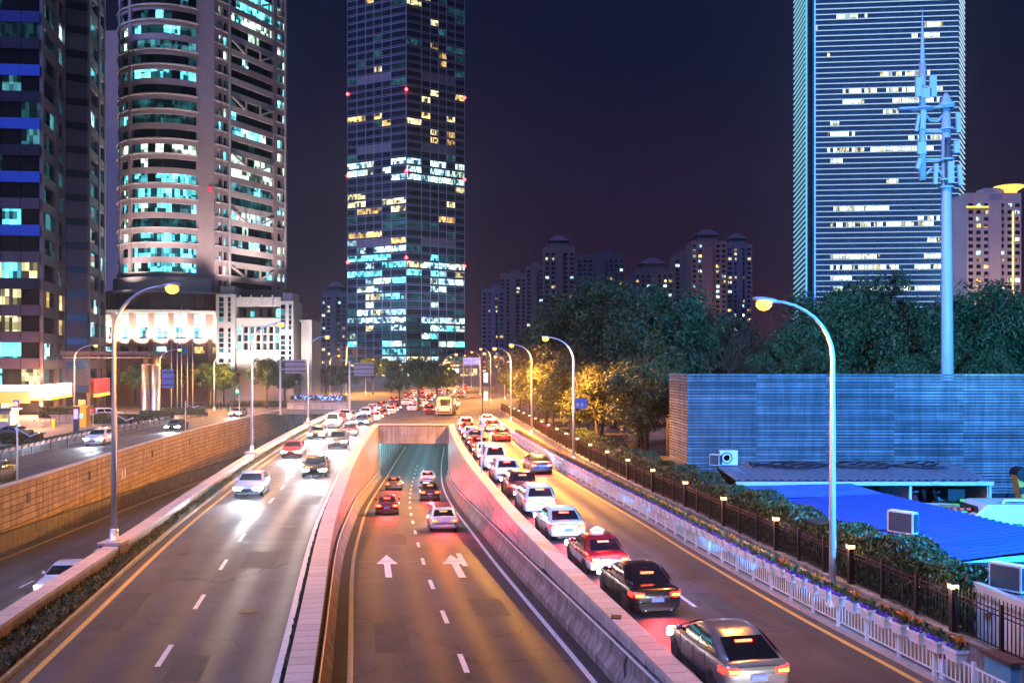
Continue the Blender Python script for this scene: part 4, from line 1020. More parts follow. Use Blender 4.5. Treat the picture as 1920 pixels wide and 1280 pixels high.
def car_meshes(kind):
    if kind in _car_cache: return _car_cache[kind]
    L,Wd,H,belt,deck,hood,br,tr,tf,bf = CARS[kind]; w = Wd/2; x0, x1 = -L/2, L/2
    st = [(x0,deck-.30,.78,.36),(x0+.05,deck-.10,.90,.27),(x0+.2,deck-.015,.965,.22),(x0+.55,deck,.995,.19),(br+.35,belt+.02,1,.18),(-.4,belt,1,.18),(.5,belt-.01,1,.18),(bf,belt-.03,1,.18),(x1-.75,hood-.03,.985,.19),(x1-.35,hood-.10,.94,.2),(x1-.12,hood-.2,.86,.24),(x1,hood-.36,.72,.34)]
    st.sort()
    rings = []
    for x, zt, q, zb in st:
        ww = w*q
        half = [(ww*.80,zb),(ww*.96,zb+.09),(ww*.995,zb+.26),(ww,zt*.62),(ww*.985,zt-.10),(ww*.93,zt-.025),(ww*.72,zt),(0,zt+.018)]
        r = half + [(-y,z) for y,z in half[-2::-1]]
        rings.append([(x,y,z) for y,z in r])
    body = MB().loft(rings).mesh('body', [None], True); fixn(body)
    # cabin: pillars and roof
    def plan(xr, xf, hw, z, rr=.82, rf=.86): return [(xr,hw*rr,z),(xr+.22,hw,z),((xr+xf)/2,hw*1.01,z),(xf-.3,hw*.985,z),(xf,hw*rf,z),(xf,-hw*rf,z),(xf-.3,-hw*.985,z),((xr+xf)/2,-hw*1.01,z),(xr+.22,-hw,z),(xr,-hw*rr,z)]
    hb = w*.945; ht = w*.74
    Z = [belt-.06, belt+.02, belt+(H-belt)*.5, H-.10, H-.03, H]
    ring = []
    for z in Z:
        u = max(0, min(1, (z-belt)/(H-.06-belt))); e = u**1.05
        ins = 0 if z < H-.05 else (.10 if z < H-.01 else .34)
        ring.append(plan(br+(tr-br)*e+ins, bf+(tf-bf)*e-ins, (hb+(ht-hb)*u**1.15)-ins*.55, z))
    cabin = MB().loft(ring).mesh('cabin', [None], True); fixn(cabin)
    # panes, set just proud of the cabin skin
    def P(face, s, z):
        u = max(0, min(1, (z-belt)/(H-.06-belt))); e = u**1.05; hw = hb+(ht-hb)*u**1.15; xr = br+(tr-br)*e; xf = bf+(tf-bf)*e
        if face == 'rear': return (xr-.012, s*hw*.80, z)
        if face == 'front': return (xf+.012, s*hw*.84, z)
    za, zb_ = belt+.05, H-.13
    zs = [za+(zb_-za)*k/4 for k in range(5)]
    def pane(face):
        rows = [[P(face, s, z) for s in (-1,-.5,0,.5,1)] for z in zs]
        mb = MB(); vs = [p for r in rows for p in r]; fs = []
        for i in range(4):
            for j in range(4): fs.append((i*5+j, i*5+j+1, i*5+j+6, i*5+j+5))
        me = mb.add(vs, fs).mesh('pane', glass_d, True); return me
    def side(s, u0, u1):
        mb = MB(); vs = []; fs = []
        for i, z in enumerate(zs):
            u = max(0, min(1, (z-belt)/(H-.06-belt))); e = u**1.05; hw = (hb+(ht-hb)*u**1.15)*1.01+.012; xr = br+(tr-br)*e+.26; xf = bf+(tf-bf)*e-.30
            for t_ in (u0,(u0+u1)/2,u1): vs.append((xr+(xf-xr)*t_, s*hw, z))
        for i in range(4):
            for j in range(2): fs.append((i*3+j, i*3+j+1, i*3+j+4, i*3+j+3))
        return mb.add(vs, fs).mesh('pane', glass_d, True)
    arches = MB().lathe([(.0,0),(.385,0),(.40,-.08)], 18, axis='Y').mesh('wheel_arch', black_p)
    r = dict(body=body, cabin=cabin, rear=pane('rear'), front=pane('front'), sides=[side(s,a,b) for s in (1,-1) for a,b in ((0,.47),(.52,1))], arch=arches)
    # lamp clusters
    def cluster(xe, s, zc, hgt, sg, inner=.52):
        pts = [(xe, inner*w),(xe+sg*.015, .70*w),(xe+sg*.06,.84*w),(xe+sg*.20,.945*w),(xe+sg*.42,.995*w)]
        o_ = -sg*.022; rings = []
        for i, (x, y) in enumerate(pts):
            hh = hgt*(.7 if i in (0,4) else 1); yo = .012 if i > 2 else 0
            rings.append([(x+o_, s*(y+yo), zc-hh/2),(x+sg*.1, s*(y-.06), zc-hh/2),(x+sg*.1, s*(y-.06), zc+hh/2),(x+o_, s*(y+yo), zc+hh/2)])
        me = MB().loft(rings).mesh('cluster', [None]); fixn(me); return me
    r['tail'] = [cluster(x0, s, deck-.24, .17 if kind != 'van' else .34, 1) for s in (1,-1)]
    r['head'] = [cluster(x1, s, hood-.31, .15, -1, .42) for s in (1,-1)]
    for nme, m in (('tail', tail_m), ('head', head_off)):
        for me in r[nme]: me.materials[0] = m
    r['bumper'] = MB().loft([[(x0-.035,y,z) for y,z in ((-.72*w,.34),(.72*w,.34),(.72*w,.5),(-.72*w,.5))],[(x0+.12,y,z) for y,z in ((-.9*w,.3),(.9*w,.3),(.9*w,.54),(-.9*w,.54))]]).mesh('bumper', [None]); fixn(r['bumper'])
    r['plate'] = MB().box((x0-.03,0,deck-.40),(.02,.44,.14)).mesh('plate', plate_m)
    zb2 = H-.20; e2 = ((zb2-belt)/(H-.06-belt))**1.05
    r['brake'] = MB().box((br+(tr-br)*e2-.03, 0, zb2), (.06,.46,.05)).mesh('brake', brake_m)
    r['bulb'] = [MB().box((x0-.012,s*w*.70,deck-.24),(.05,w*.30,.07 if kind != 'van' else .2)).add([(x0+.02,s*w*.8,deck-.2),(x0+.02,s*w*.9,deck-.2),(x0+.02,s*w*.85,deck-.19)],[(0,1,2)]).mesh('bulb', bulb_m) for s in (1,-1)]
    mir = MB().loft([[(bf-.42+a,s_*1.0,belt+.10+b) for a,b in ((-.06,-.07),(.07,-.06),(.08,.06),(-.05,.08))] for s_ in (w*.93,w*1.0,w*1.09)]).mesh('mirror', [None], True); fixn(mir)
    mir2 = mir.copy(); 
    for v in mir2.vertices: v.co.y *= -1
    fixn(mir2); r['mirror'] = [mir, mir2]
    r['grille'] = MB().box((x1-.03,0,hood-.42),(.06,.8,.14)).mesh('grille', black_p)
    seam = MB()
    for s in (1,-1):
        for q in (-.98,-.12,.86): seam.box((q, s*(w*.997), (belt+.22)/2+.02), (.014,.012,belt-.34))
    for q in (x0+.012,): seam.box((q, 0, deck-.12), (.05, w*1.25, .012))
    r['seam'] = seam.mesh('seam', black_p)
    r['valance'] = MB().loft([[(x0-.045,y,z) for y,z in ((-.62*w,.24),(.62*w,.24),(.66*w,.345),(-.66*w,.345))],[(x0+.2,y,z) for y,z in ((-.8*w,.2),(.8*w,.2),(.85*w,.345),(-.85*w,.345))]]).mesh('valance', black_p); fixn(r['valance'])
    r['exhaust'] = [MB().lathe([(.03,0),(.045,0),(.045,.09),(.03,.09)], 10, axis='Y').mesh('exhaust', rim_m)]
    r['trim'] = MB().box((x0-.008,0,deck-.30),(.03,w*.9,.022)).mesh('trim', rim_m)
    r['sill'] = MB().box((0,0,.2),(L*.50,Wd*.985,.1)).mesh('sill', black_p)
    r['handle'] = [MB().box((q, s*(w+.005), belt-.16),(.2,.03,.035)).mesh('handle', rim_m) for s in (1,-1) for q in (-.75,.25)]
    _car_cache[kind] = r; return r
def mesh_part(name, me, parent, m=None):
    o = bpy.data.objects.new(name, me); COL.objects.link(o); o.parent = parent
    if m is not None and len(me.materials):
        o.material_slots[0].link = 'OBJECT'; o.material_slots[0].material = m
    return o
def car(kind, colour, x, d, z, yaw, label, group, lights='tail', level=2, pitch=0):
    """yaw: heading; 0 = away from the camera along +y"""
    r = car_meshes(kind); pm = PAINTS[colour]; L,Wd,H = CARS[kind][:3]; w = Wd/2
    nm = {'sedan':'car','taxi':'taxi','hatch':'car','suv':'car','van':'van'}[kind]
    t = thing(nm, label, {'taxi':'taxi','van':'van'}.get(kind,'car'), (x,d,z), group, keep=False)
    t.rotation_euler = (pitch, 0, PI/2+yaw); t.rotation_mode = 'XYZ'
    if pitch: t.rotation_euler = (0, -pitch, PI/2+yaw)
    b = mesh_part('body', r['body'], t, pm); c = mesh_part('cabin', r['cabin'], t, pm if colour != 'taxi' else PAINTS['red'])
    if level >= 2:
        for o in (b, c):
            s = o.modifiers.new('smooth', 'SUBSURF'); s.levels = 1; s.render_levels = 1
    g = mesh_part('rear_window', r['rear'], t); mesh_part('windscreen', r['front'], t)
    for me in r['sides']: mesh_part('side_window', me, t)
    for i, me in enumerate(r['tail']): 
        tl = mesh_part('tail_light', me, t, tail_m if lights == 'tail' else mat('tail_lens_off',(.2,.01,.01),.2))
        if lights == 'tail': mesh_part('bulb', r['bulb'][i], tl)
    for me in r['head']: mesh_part('head_light', me, t, head_m if lights in ('head','tail') else head_off)
    mesh_part('number_plate', r['plate'], t); mesh_part('bumper', r['bumper'], t, pm if kind != 'taxi' else PAINTS['white'])
    if lights == 'tail': mesh_part('brake_light', r['brake'], t)
    if lights == 'head': mesh_part('grille', r['grille'], t)
    if level >= 1:
        for me in r['mirror']: mesh_part('mirror', me, t, pm)
        mesh_part('sill', r['sill'], t)
        if level >= 2:
            for me in r['handle']: mesh_part('door_handle', me, t)
            q = mesh_part('panel_gap', r['seam'], t); q['kind'] = 'stuff'
            mesh_part('rear_valance', r['valance'], t); mesh_part('chrome_trim', r['trim'], t)
            for s_ in (-.5, .5):
                q = mesh_part('exhaust', r['exhaust'][0], t); q.location = (-L/2-.10, s_*w*1.0, .27); q.rotation_euler = (0,0,-PI/2)
        wb = L*.295
        for sx in (-1, 1):
            for sy in (-1, 1):
                a = mesh_part('wheel_arch', r['arch'], t); a.location = (sx*wb-.03, sy*(w-.012), .33); a.rotation_euler = (0,0,0 if sy > 0 else PI)
                wh = mesh_part('wheel', TYRE, t); wh.location = (sx*wb-.03, sy*(w-.10), .325); wh.rotation_euler = (0,0,0 if sy > 0 else PI)
                mesh_part('rim', RIM, wh)
    if kind == 'taxi':
        sg = MB().loft([[(-.35+dx,y,z) for dx in (0,) for y,z in ((-.22,H),(.22,H),(.30,H+.10),(.16,H+.20),(0,H+.26),(-.16,H+.20),(-.30,H+.10))],[(-.23,y,z) for y,z in ((-.22,H),(.22,H),(.30,H+.10),(.16,H+.20),(0,H+.26),(-.16,H+.20),(-.30,H+.10))]])
        o = sg.build('roof_sign', glow('taxi_sign', (1,.85,.75), .8, (.7,.7,.7)), None, fix=True); o.parent = t
        for k in range(4):
            q = MB().box((-.352,-.15+.1*k,H+.1),(.006,.05,.09)).build('sign_mark', mat('sign_ink',(.4,.02,.02),.5), None); q.parent = t
    if lights == 'head':
        l = lamp('SPOT', 'head_light_beam', (L/2+.1, 0, .68), 3000, (.70,.85,1), .12, 70, 1.0); l.parent = t; l.rotation_euler = (R(86), 0, R(-90))
    if lights == 'tail' and level >= 1:
        l = lamp('SPOT', 'head_light_beam', (L/2+.1, 0, .66), 260, (.85,.92,1), .2, 110, 1.0); l.parent = t; l.rotation_euler = (R(80), 0, R(-90))
        l = lamp('SPOT', 'tail_light_spill', (-L/2-.12, 0, .75), 850, (1,.045,.06), .25, 140, .8); l.parent = t; l.rotation_euler = (R(52), 0, R(90))
    return t
def heading(f, d): return math.atan2(-(f(d+2)-f(d-2)), 4)
Q = off(6.75); Q2 = off(10.0)
QC = [('sedan','white',18.2,'unseen white saloon added behind the silver fastback for its headlights'),('hatch','silver',25.2,'silver fastback in the queue, nearest the camera in view'),  # first saloon is out of view, added so its headlights reach the fastback
      ('sedan','black',33.0,'shiny black saloon queueing just ahead of the silver fastback'),
      ('taxi','taxi',38.6,'red and white taxi with a roof sign waiting in the queue'),
      ('sedan','white',45.8,'white saloon queueing directly ahead of the taxi'),
      ('suv','white',53.0,'tall white car in the queue, second ahead of the taxi'),
      ('suv','maroon',59.6,'dark red estate car in the queue between two white cars'),
      ('suv','white',67.2,'white hatchback queueing behind the white van'),
      ('van','white',75.0,'white minibus van with wide dark rear window in the queue'),
      ('sedan','pearl',82.5,'pale saloon queueing directly ahead of the white van'),
      ('sedan','red',89.5,'red saloon queueing second ahead of the white van'),
      ('suv','grey',96.5,'grey car queueing third ahead of the white van'),
      ('sedan','white',103.5,'white saloon queueing fourth ahead of the white van'),
      ('sedan','maroon',110.5,'dark red saloon queueing fifth ahead of the white van'),
      ('suv','white',118,'white car at the far head of the queue, above the tunnel mouth')]
for k, c, d, lab in QC:
    car(k, c, Q(d), d, .004, heading(Q, d), lab, 'cars queueing with brake lights on', level=2 if d < 62 else 1)
MC = [('sedan','grey',72,'grey saloon moving in the outer lane alongside the white van'),
      ('sedan','red',101,'red saloon in the outer lane, second of the moving cars'),('taxi','taxi',115,'far taxi in the outer lane near the crossing'),('sedan','white',127,'white saloon in the outer lane at the crossing')]
for k, c, d, lab in MC: car(k, c, Q2(d), d, .004, heading(Q2, d), lab, 'cars in the outer lane', level=1)
# traffic on the main road (towards the camera), the ramps and the service road
for k, c, o_, d, lab in (('sedan','white',-10.75,60,'white saloon with bright headlights, nearest of the oncoming main road cars'),('sedan','black',-7.35,70,'black oncoming saloon in the inner lane of the main road'),('suv','grey',-7.35,93,'grey car with headlights in the inner lane of the main road'),
        ('sedan','red',-10.75,84,'red oncoming saloon in the outer lane of the main road'),('sedan','silver',-10.75,104,'silver oncoming car far along the main road'),('taxi','taxi',-7.35,108,'oncoming taxi in the inner lane of the main road'),
        ('van','white',-10.75,121,'white oncoming van beyond the third median lamp'),('sedan','blue',-7.35,126,'blue oncoming saloon where the main road leaves the crossing'),('suv','white',-10.75,136,'white oncoming car, second from the crossing'),('sedan','white',-8.6,146,'white oncoming saloon farthest along the main road')):
    f = off(o_); car(k, c, f(d), d, .004, heading(f, d)+PI, lab, 'oncoming cars on the main road', 'head', level=1)
for k, c, o_, d, lab in (('sedan','white',1.85,61,'white saloon half way down the underpass ramp'),('sedan','maroon',-1.9,72,'dark red saloon driving down the underpass ramp'),('suv','black',1.85,86,'black car on the underpass ramp, nearer the tiled wall'),('sedan','grey',-1.9,101,'grey saloon about to enter the underpass'),('sedan','white',1.85,112,'white saloon at the underpass tunnel mouth')):
    f = off(o_); car(k, c, f(d), d, zU(d)+.004, heading(f, d), lab, 'cars in the underpass', 'tail', level=1, pitch=math.atan((zU(d+2)-zU(d-2))/4))
f = lambda d: BW(d)+8.9
car('sedan','white',f(50),50,zL(50)+.004,heading(f,50)+PI,'white oncoming saloon on the sunken road behind the median barrier','cars on the sunken road','head',1)
for k, c, o_, d, lab in (('sedan','grey',-2.4,66,'grey oncoming car on the service road, nearest the camera'),('suv','white',-4.9,96,'white oncoming car on the service road by the planters'),('sedan','black',-2.4,116,'black oncoming saloon on the service road'),('sedan','silver',-2.6,146,'silver oncoming car at the far end of the service road')):
    f = lambda d, o_=o_: BW(d)+o_
    car(k, c, f(d), d, .006, heading(f, d)+PI, lab, 'oncoming cars on the service road', 'head', level=1)
# crossing and avenue beyond
rnd = random.Random(77); cols = ['white','red','silver','maroon','grey','white','pearl','black']; n_far = 0
LANES = [-24,-20.5,-17,-13.5,-10]
for row, d in enumerate((128,136,144,152,161,171,182,194,208,224,243,266,294)):
    for li in range(5):
        if d < 150 and li > 2 - (row < 2): continue
        if rnd.random() < .12 or (li == 4 and d in (144,152,161,194,208)) : continue
        x = LANES[li]*(1 if d < 160 else 1-.15*(d-160)/130) - .045*max(0, d-150) + rnd.uniform(-.3,.3)
        dd = d+rnd.uniform(-1.5,1.5)
        if dd < 150 and x > C(dd)+9: continue
        fc = rnd.choice(cols)
        car(rnd.choice(['sedan','sedan','suv','taxi' if False else 'sedan']), fc, x, dd, .008, .04, 'far %s car in the jam beyond the tunnel mouth, %s row, %s lane' % (fc, nth(row), nth(li)), 'cars jammed beyond the crossing', 'tail', level=0)
        n_far += 1
def bus(x, d, label):
    t = thing('bus', label, 'bus', (x, d, .008), 'city buses beyond the crossing', keep=True)
    bm = paint('bus_white', (.6,.58,.56), 0)
    sec = lambda q: [(x-1.25*q,0,.35),(x+1.25*q,0,.35),(x+1.27*q,0,1.2),(x+1.25*q,0,2.7),(x+1.0*q,0,3.1),(x-1.0*q,0,3.1),(x-1.25*q,0,2.7),(x-1.27*q,0,1.2)]
    MB().loft([[(p[0], d+y, p[2]) for p in sec(q)] for y, q in ((0,.96),(.15,1),(10.6,1),(10.9,.97))]).build('body', bm, t, fix=True)
    MB().box((x, d-.03, 2.2), (2.0,.06,1.0)).build('rear_window', litwin('bus_glow', (1,.55,.15), 1.6, 3, 3), t)
    for s in (-1, 1):
        MB().box((x+s*1.02, d-.04, 1.05), (.26,.08,.34)).build('tail_light', tail_m, t)
        for k in range(5): MB().box((x+s*1.265, d+1.6+2.0*k, 2.1), (.03,1.7,.95)).build('side_window', win_gold, t)
    wm = MB().lathe([(.0,-.13),(.48,-.13),(.5,0),(.48,.13),(.0,.13)], 14, axis='Y').mesh('wheel', tyre_m)
    for s, y in ((-1,2.6),(-1,8.6),(1,2.6),(1,8.6)):
        o = mesh_part('wheel', wm, t); o.location = (s*1.1, y, .5); o.rotation_euler = (0,0,PI/2)
    MB().box((x, d-.05, .62), (2.3,.1,.3)).build('bumper', black_p, t)
    MB().box((x, d-.04, 2.88), (1.2,.06,.2)).build('route_display', glow('route_led', (1,.25,.03), 6), t)
bus(-11.0, 147, 'city bus with glowing rear window at the head of the queue')
bus(-14.5, 205, 'second city bus, farther up the avenue behind the jam')
# ------------------------------------------------------------------ trees
def crown_mesh(seed, rx, rz, n, leaf, clumps, m, flat=.0):
    """leaf-sized faces spread through many clumps of uneven size, gaps between them"""
    rnd = random.Random(seed); mb = MB(); cl = []
    for i in range(clumps):
        while True:
            p = Vector((rnd.uniform(-1,1), rnd.uniform(-1,1), rnd.uniform(-1,1)))
            if .25 < p.length < 1: break
        p = Vector((p.x*rx*.80, p.y*rx*.80, p.z*rz*.82 + (0 if p.z > -.5 else .1*rz)))
        cl.append((p, rnd.choice((.14,.2,.26,.34,.42))*rnd.uniform(.85,1.15)*min(rx, rz)))
    for _ in range(n):
        p, r = rnd.choice(cl); v = Vector((rnd.gauss(0,1), rnd.gauss(0,1), rnd.gauss(0,.8))).normalized()*r*rnd.random()**.45*(1.0 if rnd.random() < .93 else 1.35)
        c = p+v; s = leaf*(.4+1.1*rnd.random()**1.4)
        nrm = (v.normalized()+Vector((rnd.gauss(0,.6),rnd.gauss(0,.6),rnd.gauss(0,.6)+.4))).normalized()
        M = Matrix.Translation(c) @ nrm.to_track_quat('Z','Y').to_matrix().to_4x4() @ Matrix.Rotation(rnd.random()*6.3, 4, 'Z')
        mb.add([M @ Vector(q) for q in ((-s,0,-.15*s),(0,-s*.42,.08*s),(s,0,-.15*s),(0,s*.42,.08*s))], [(0,1,2,3)])
    return mb.mesh('crown', m), cl
def trunk_mesh(seed, h, r, cl, zc, n=7):
    rnd = random.Random(seed); mb = MB()
    bend = Vector((rnd.uniform(-.3,.3), rnd.uniform(-.3,.3), 0))
    pts = [Vector((0,0,0)), bend*.3+Vector((0,0,h*.35)), bend+Vector((0,0,h*.7)), bend*.8+Vector((0,0,zc))]
    mb.tube(pts, [r, r*.8, r*.62, r*.3], 8)
    for p, q in cl[:n]:
        a = pts[1].lerp(pts[3], rnd.uniform(.2,.75)); b = p+Vector((0,0,zc)); mid = a.lerp(b,.5)+Vector((0,0,.25*(b-a).length*.3))
        mb.tube([a, mid, b], [r*.42, r*.26, r*.07], 5)
    return mb.mesh('trunk', bark, True)
TREES = {}
for nm, seed, rx, rz, n, leaf, cl, zc, r, m in (('round',1,3.4,3.3,11000,.15,38,5.0,.20,leaf_m),('round2',2,3.1,3.8,11000,.15,34,5.2,.20,leaf_m),('tall',3,5.2,6.0,18000,.20,56,10.5,.34,leaf_d),('tall2',4,5.8,5.2,18000,.20,52,9.8,.34,leaf_d),('plaza',5,3.6,2.9,7000,.21,32,5.4,.20,leaf_d)):
    cm, cc = crown_mesh(seed, rx, rz, n, leaf, cl, m); TREES[nm] = (cm, trunk_mesh(seed, zc, r, cc, zc), zc)
def tree(kind, x, d, s, rot, label, group, sz=1.0):
    cm, tm, zc = TREES[kind]
    t = thing('tree', label, 'tree', (x, d, 0), group, keep=False); t.rotation_euler = (0,0,rot); t.scale = (s, s, s*sz)
    c = mesh_part('crown', cm, t); c.location = (0,0,zc); c['kind'] = 'stuff'; mesh_part('trunk', tm, t)
rnd = random.Random(14)
RT = [(70,3.6,1.05,'round'),(77,5.6,1.2,'round2'),(84,2.9,1.1,'round'),(91,4.6,1.15,'round2'),(98,2.8,1.12,'round'),(105,4.4,1.2,'round2'),(113,3.0,1.15,'round'),(121,3.2,1.1,'round2'),(130,3.4,1.15,'round'),(140,3.6,1.2,'round2'),(150,3.0,1.15,'round')]
for i, (d, o_, s, k) in enumerate(RT):
    tree(k, KF(d)+o_, d, s, rnd.random()*6, 'leafy roadside tree lit yellow behind the iron fence, %s from the slatted wall' % nth(i), 'roadside trees behind the iron fence', rnd.uniform(.9,1.1))
DT = [(1255,84,1.0,'tall'),(1200,92,.95,'tall2'),(1150,118,1.2,'tall'),(1085,128,1.3,'tall2'),(1120,150,1.45,'tall'),(1045,150,1.15,'tall2'),(1230,140,1.2,'tall'),(1300,130,1.15,'tall2'),(1360,118,.95,'tall'),(1010,165,1.0,'tall'),(1420,112,.8,'tall2')]
for i, (px, d, s, k) in enumerate(DT):
    tree(k, px_x(px,d), d, s, rnd.random()*6, 'big dark tree in the grove between road and slatted wall, %s of the grove' % nth(i), 'dark grove behind the roadside trees')
BT = [(1480,88,.80,'tall2'),(1545,92,1.02,'tall'),(1600,100,1.15,'tall2'),(1655,96,1.14,'tall'),(1705,90,.98,'tall2'),(1750,86,.72,'tall'),(1800,94,1.06,'tall2'),(1850,90,1.06,'tall'),(1905,93,1.08,'tall2'),(1690,80,.62,'tall2'),(1865,79,.62,'tall'),(1590,80,.52,'tall')]
for i, (px, d, s, k) in enumerate(BT):
    tree(k, px_x(px,d), d, s, rnd.random()*6, 'dark green tree rising behind the slatted wall, %s along it' % nth(i), 'trees behind the slatted wall')
PT = [(265,172,1.1),(330,176,1.1),(395,170,1.15),(420,178,1.0),(500,172,1.25),(535,176,1.05),(612,200,1.0),(640,195,1.1),(655,215,1.0),(750,172,1.0),(785,160,1.25),(820,172,1.15),(838,190,1.0),(700,250,1.3),(735,260,1.3)]
for i, (px, d, s) in enumerate(PT):
    tree('plaza', px_x(px,d), d, s, rnd.random()*6, 'dark bushy street tree across the crossing, %s from the office block' % nth(i), 'street trees across the crossing')
def bare_tree(x, d, h, seed, label):
    rnd = random.Random(seed); mb = MB()
    def br(p, v, r, lv):
        q = p+v; mb.tube([p, p+v*.5+Vector((rnd.gauss(0,.1),0,rnd.gauss(0,.05)))*v.length*.3, q], [r, r*.8, r*.6], 5)
        if lv:
            for _ in range(3): br(q, (v*.62 + Vector((rnd.gauss(0,.5), rnd.gauss(0,.5), rnd.gauss(.05,.25)))*v.length*.55), r*.55, lv-1)
    br(Vector((x,d,0)), Vector((0,0,h*.38)), .14, 4)
    t = thing('bare_tree', label, 'tree', (x,d,0), 'bare trees above the slatted wall'); mb.build('branches', bark, t)
for i, (px, d) in enumerate(((1285,96),(1320,92),(1365,98),(1400,94),(1445,98))):
    bare_tree(px_x(px,d), d, 11.5, 50+i, 'leafless tree showing over the slatted wall, %s from its corner' % nth(i))
# clipped hedge behind the iron fence
t = thing('hedge', 'tall clipped green hedge behind the iron fence', 'hedge', (KF(45)+1.2, 45, 0))
ha, hb_ = (lambda d: KF(d)+.30), (lambda d: KF(d)+1.55)
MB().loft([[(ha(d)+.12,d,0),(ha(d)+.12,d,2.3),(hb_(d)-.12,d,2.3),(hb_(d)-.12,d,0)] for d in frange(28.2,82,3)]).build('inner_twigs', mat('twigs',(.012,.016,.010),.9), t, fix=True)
o = hedge_mass(ha, hb_, 27.6, 83, .25, 2.42, 26000, .085, 8, 1.5).build('foliage', mat('hedge_leaves',(.05,.085,.022),.45,var=.5,scale=1.4,island=.5), t); o['kind'] = 'stuff'
mb = MB(); rnd = random.Random(4)
for _ in range(1500):
    p = Vector((KF(27.6)+.3+1.6*rnd.random(), 27.6-.35*rnd.random(), .3+2.1*rnd.random())); s = .09
    M = Matrix.Translation(p) @ Euler((rnd.random()*6,rnd.random()*6,rnd.random()*6)).to_matrix().to_4x4()
    mb.add([M @ Vector(q) for q in ((-s,0,0),(0,-s*.5,0),(s,0,0),(0,s*.5,0))], [(0,1,2,3)])
o = mb.build('end_foliage', MATS['hedge_leaves'], t); o['kind'] = 'stuff'
# ------------------------------------------------------------------ slatted timber screen
slat_m = mat('weathered_slat', (.24,.24,.25), .7, var=.5, scale=.8, island=.4, streak=.35)
def screen():
    D = 57.0; x0, x1 = px_x(1289,D), 37.0; top = py_z(701,D)
    t = thing('slatted_screen', 'tall weathered timber slat screen wall around the yard', 'screen wall', (x0, D, 0))
    rows = 41; sp = []; rn = random.Random(6); w = (x1-x0)/6
    for r in range(rows):
        z = top-.06-r*(top-.35)/rows
        for i in range(6): sp.append(((x0+w*(i+.5), D+rn.uniform(-.012,.012), z+rn.uniform(-.008,.008)), (w-.02,.035,.125), rn.uniform(-.0006,.0006), slat_m))
    xb, db = px_x(1255,62), 62.0
    a = math.atan2(db-D, xb-x0); Ls = math.hypot(db-D, xb-x0)
    for r in range(rows):
        z = top-.06-r*(top-.35)/rows; sp.append((((x0+xb)/2, (D+db)/2, z), (Ls-.04,.035,.125), a, slat_m))
    pieces(t, 'slat', sp, 300)
    pieces(t, 'post', [((x0+1.44*i+.03, D+.09, top/2), (.09,.11,top), 0, steel_d) for i in range(19)])
    pieces(t, 'rear_post', [((x0+(xb-x0)*q+.12, D+(db-D)*q+.02, top/2), (.1,.1,top), a, steel_d) for q in (.5,.97)])
    MB().box(((x0+x1)/2, D+.75, top/2-.2), (x1-x0-.3, .9, top-.5)).build('backing', mat('backing_dark',(.02,.025,.035),.8), t)
screen()
# ------------------------------------------------------------------ yard: sheds, units, vehicles
blue_r = mat('blue_sheet', (.018,.05,.27), .4, var=.6, scale=.7, metal=.1, grain=.3, col2=(.03,.045,.14))
grey_r = mat('grey_sheet', (.16,.18,.21), .45, var=.3, scale=1.2)
shed_w = mat('shed_wall', (.46,.49,.52), .6, var=.15, scale=1.5)
def corrugated(pts_fn, nu, nv, amp, vdir=True):
    """sheet over a quad given by pts_fn(u,v); ridges along v"""
    mb = MB(); vs = []; fs = []
    for i in range(nu+1):
        for j in range(nv+1):
            p = Vector(pts_fn(i/nu, j/nv)); p.z += amp*(1 if i % 4 in (1,2) else 0); vs.append(p)
    for i in range(nu):
        for j in range(nv): fs.append((i*(nv+1)+j, (i+1)*(nv+1)+j, (i+1)*(nv+1)+j+1, i*(nv+1)+j+1))
    return mb.add(vs, fs)
def bil(a, b, c, d):   # a-b at u=0..1 (v=0), d-c (v=1)
    a, b, c, d = map(Vector, (a,b,c,d)); return lambda u, v: (a*(1-u)+b*u)*(1-v) + (d*(1-u)+c*u)*v
t = thing('blue_shed', 'long low shed with bright blue corrugated metal roof behind the hedge', 'shed', (15, 37, 0))
ra, rb, rc, rd = (14.55,29.6,2.15), (12.35,42.6,2.15), (17.5,42.6,2.42), (19.6,31.0,2.42)
corrugated(bil(ra, rb, rc, rd), 120, 1, .085).build('roof', blue_r, t)
corrugated(bil((19.6,31.0,2.42),(19.3,33.2,2.42),(23,33.4,2.6),(23,30.0,2.6)), 24, 1, .05).build('roof_lean_to', blue_r, t)
MB().prism([(14.8,30.0),(19.3,31.3),(17.3,42.4),(12.6,42.4)], 0, 2.08).build('wall', shed_w, t)
MB().beam((14.5,29.5,2.02), (23,29.9,2.05), .12, .16).build('gutter', steel_d, t)
t = thing('open_shed', 'open-fronted shed with grey ribbed roof against the slatted wall', 'shed', (18, 49, 0))
za, zb = 2.5, 2.92; DS = 47.0; DB = 51.4
X62 = lambda p: px_x(p, DS)
corrugated(bil((11.6,DS,za),(X62(1858),DS,za),(X62(1858)+.2,DB,zb),(11.3,DB,zb)), 120, 1, .05).build('roof', grey_r, t)
MB().beam((11.6,DS,za-.14), (X62(1862),DS,za-.14), .12, .2).build('eaves_beam', shed_w, t)
for p in (1470,1590,1708,1858): MB().box((X62(p), DS+.15, za/2-.12), (.12,.12,za-.25)).build('post', shed_w, t)
for p in (1595,1712,1856): MB().box((X62(p)-.02, DS+2.2, 1.2), (.06,4.0,2.4)).build('partition', shed_w, t)
MB().box(((11.6+X62(1856))/2, DB-.15, 1.4), (X62(1856)-11.6, .1, 2.8)).build('rear_wall', grey_r, t)
for p in (1752,1835): MB().box((X62(p), DS-.08, za-.1), (.4,.06,.16)).build('bracket', shed_w, t)
t = thing('pale_shed', 'narrow pale blue shed roof between the ribbed roof and the bright blue one', 'shed', (14, 45, 0))
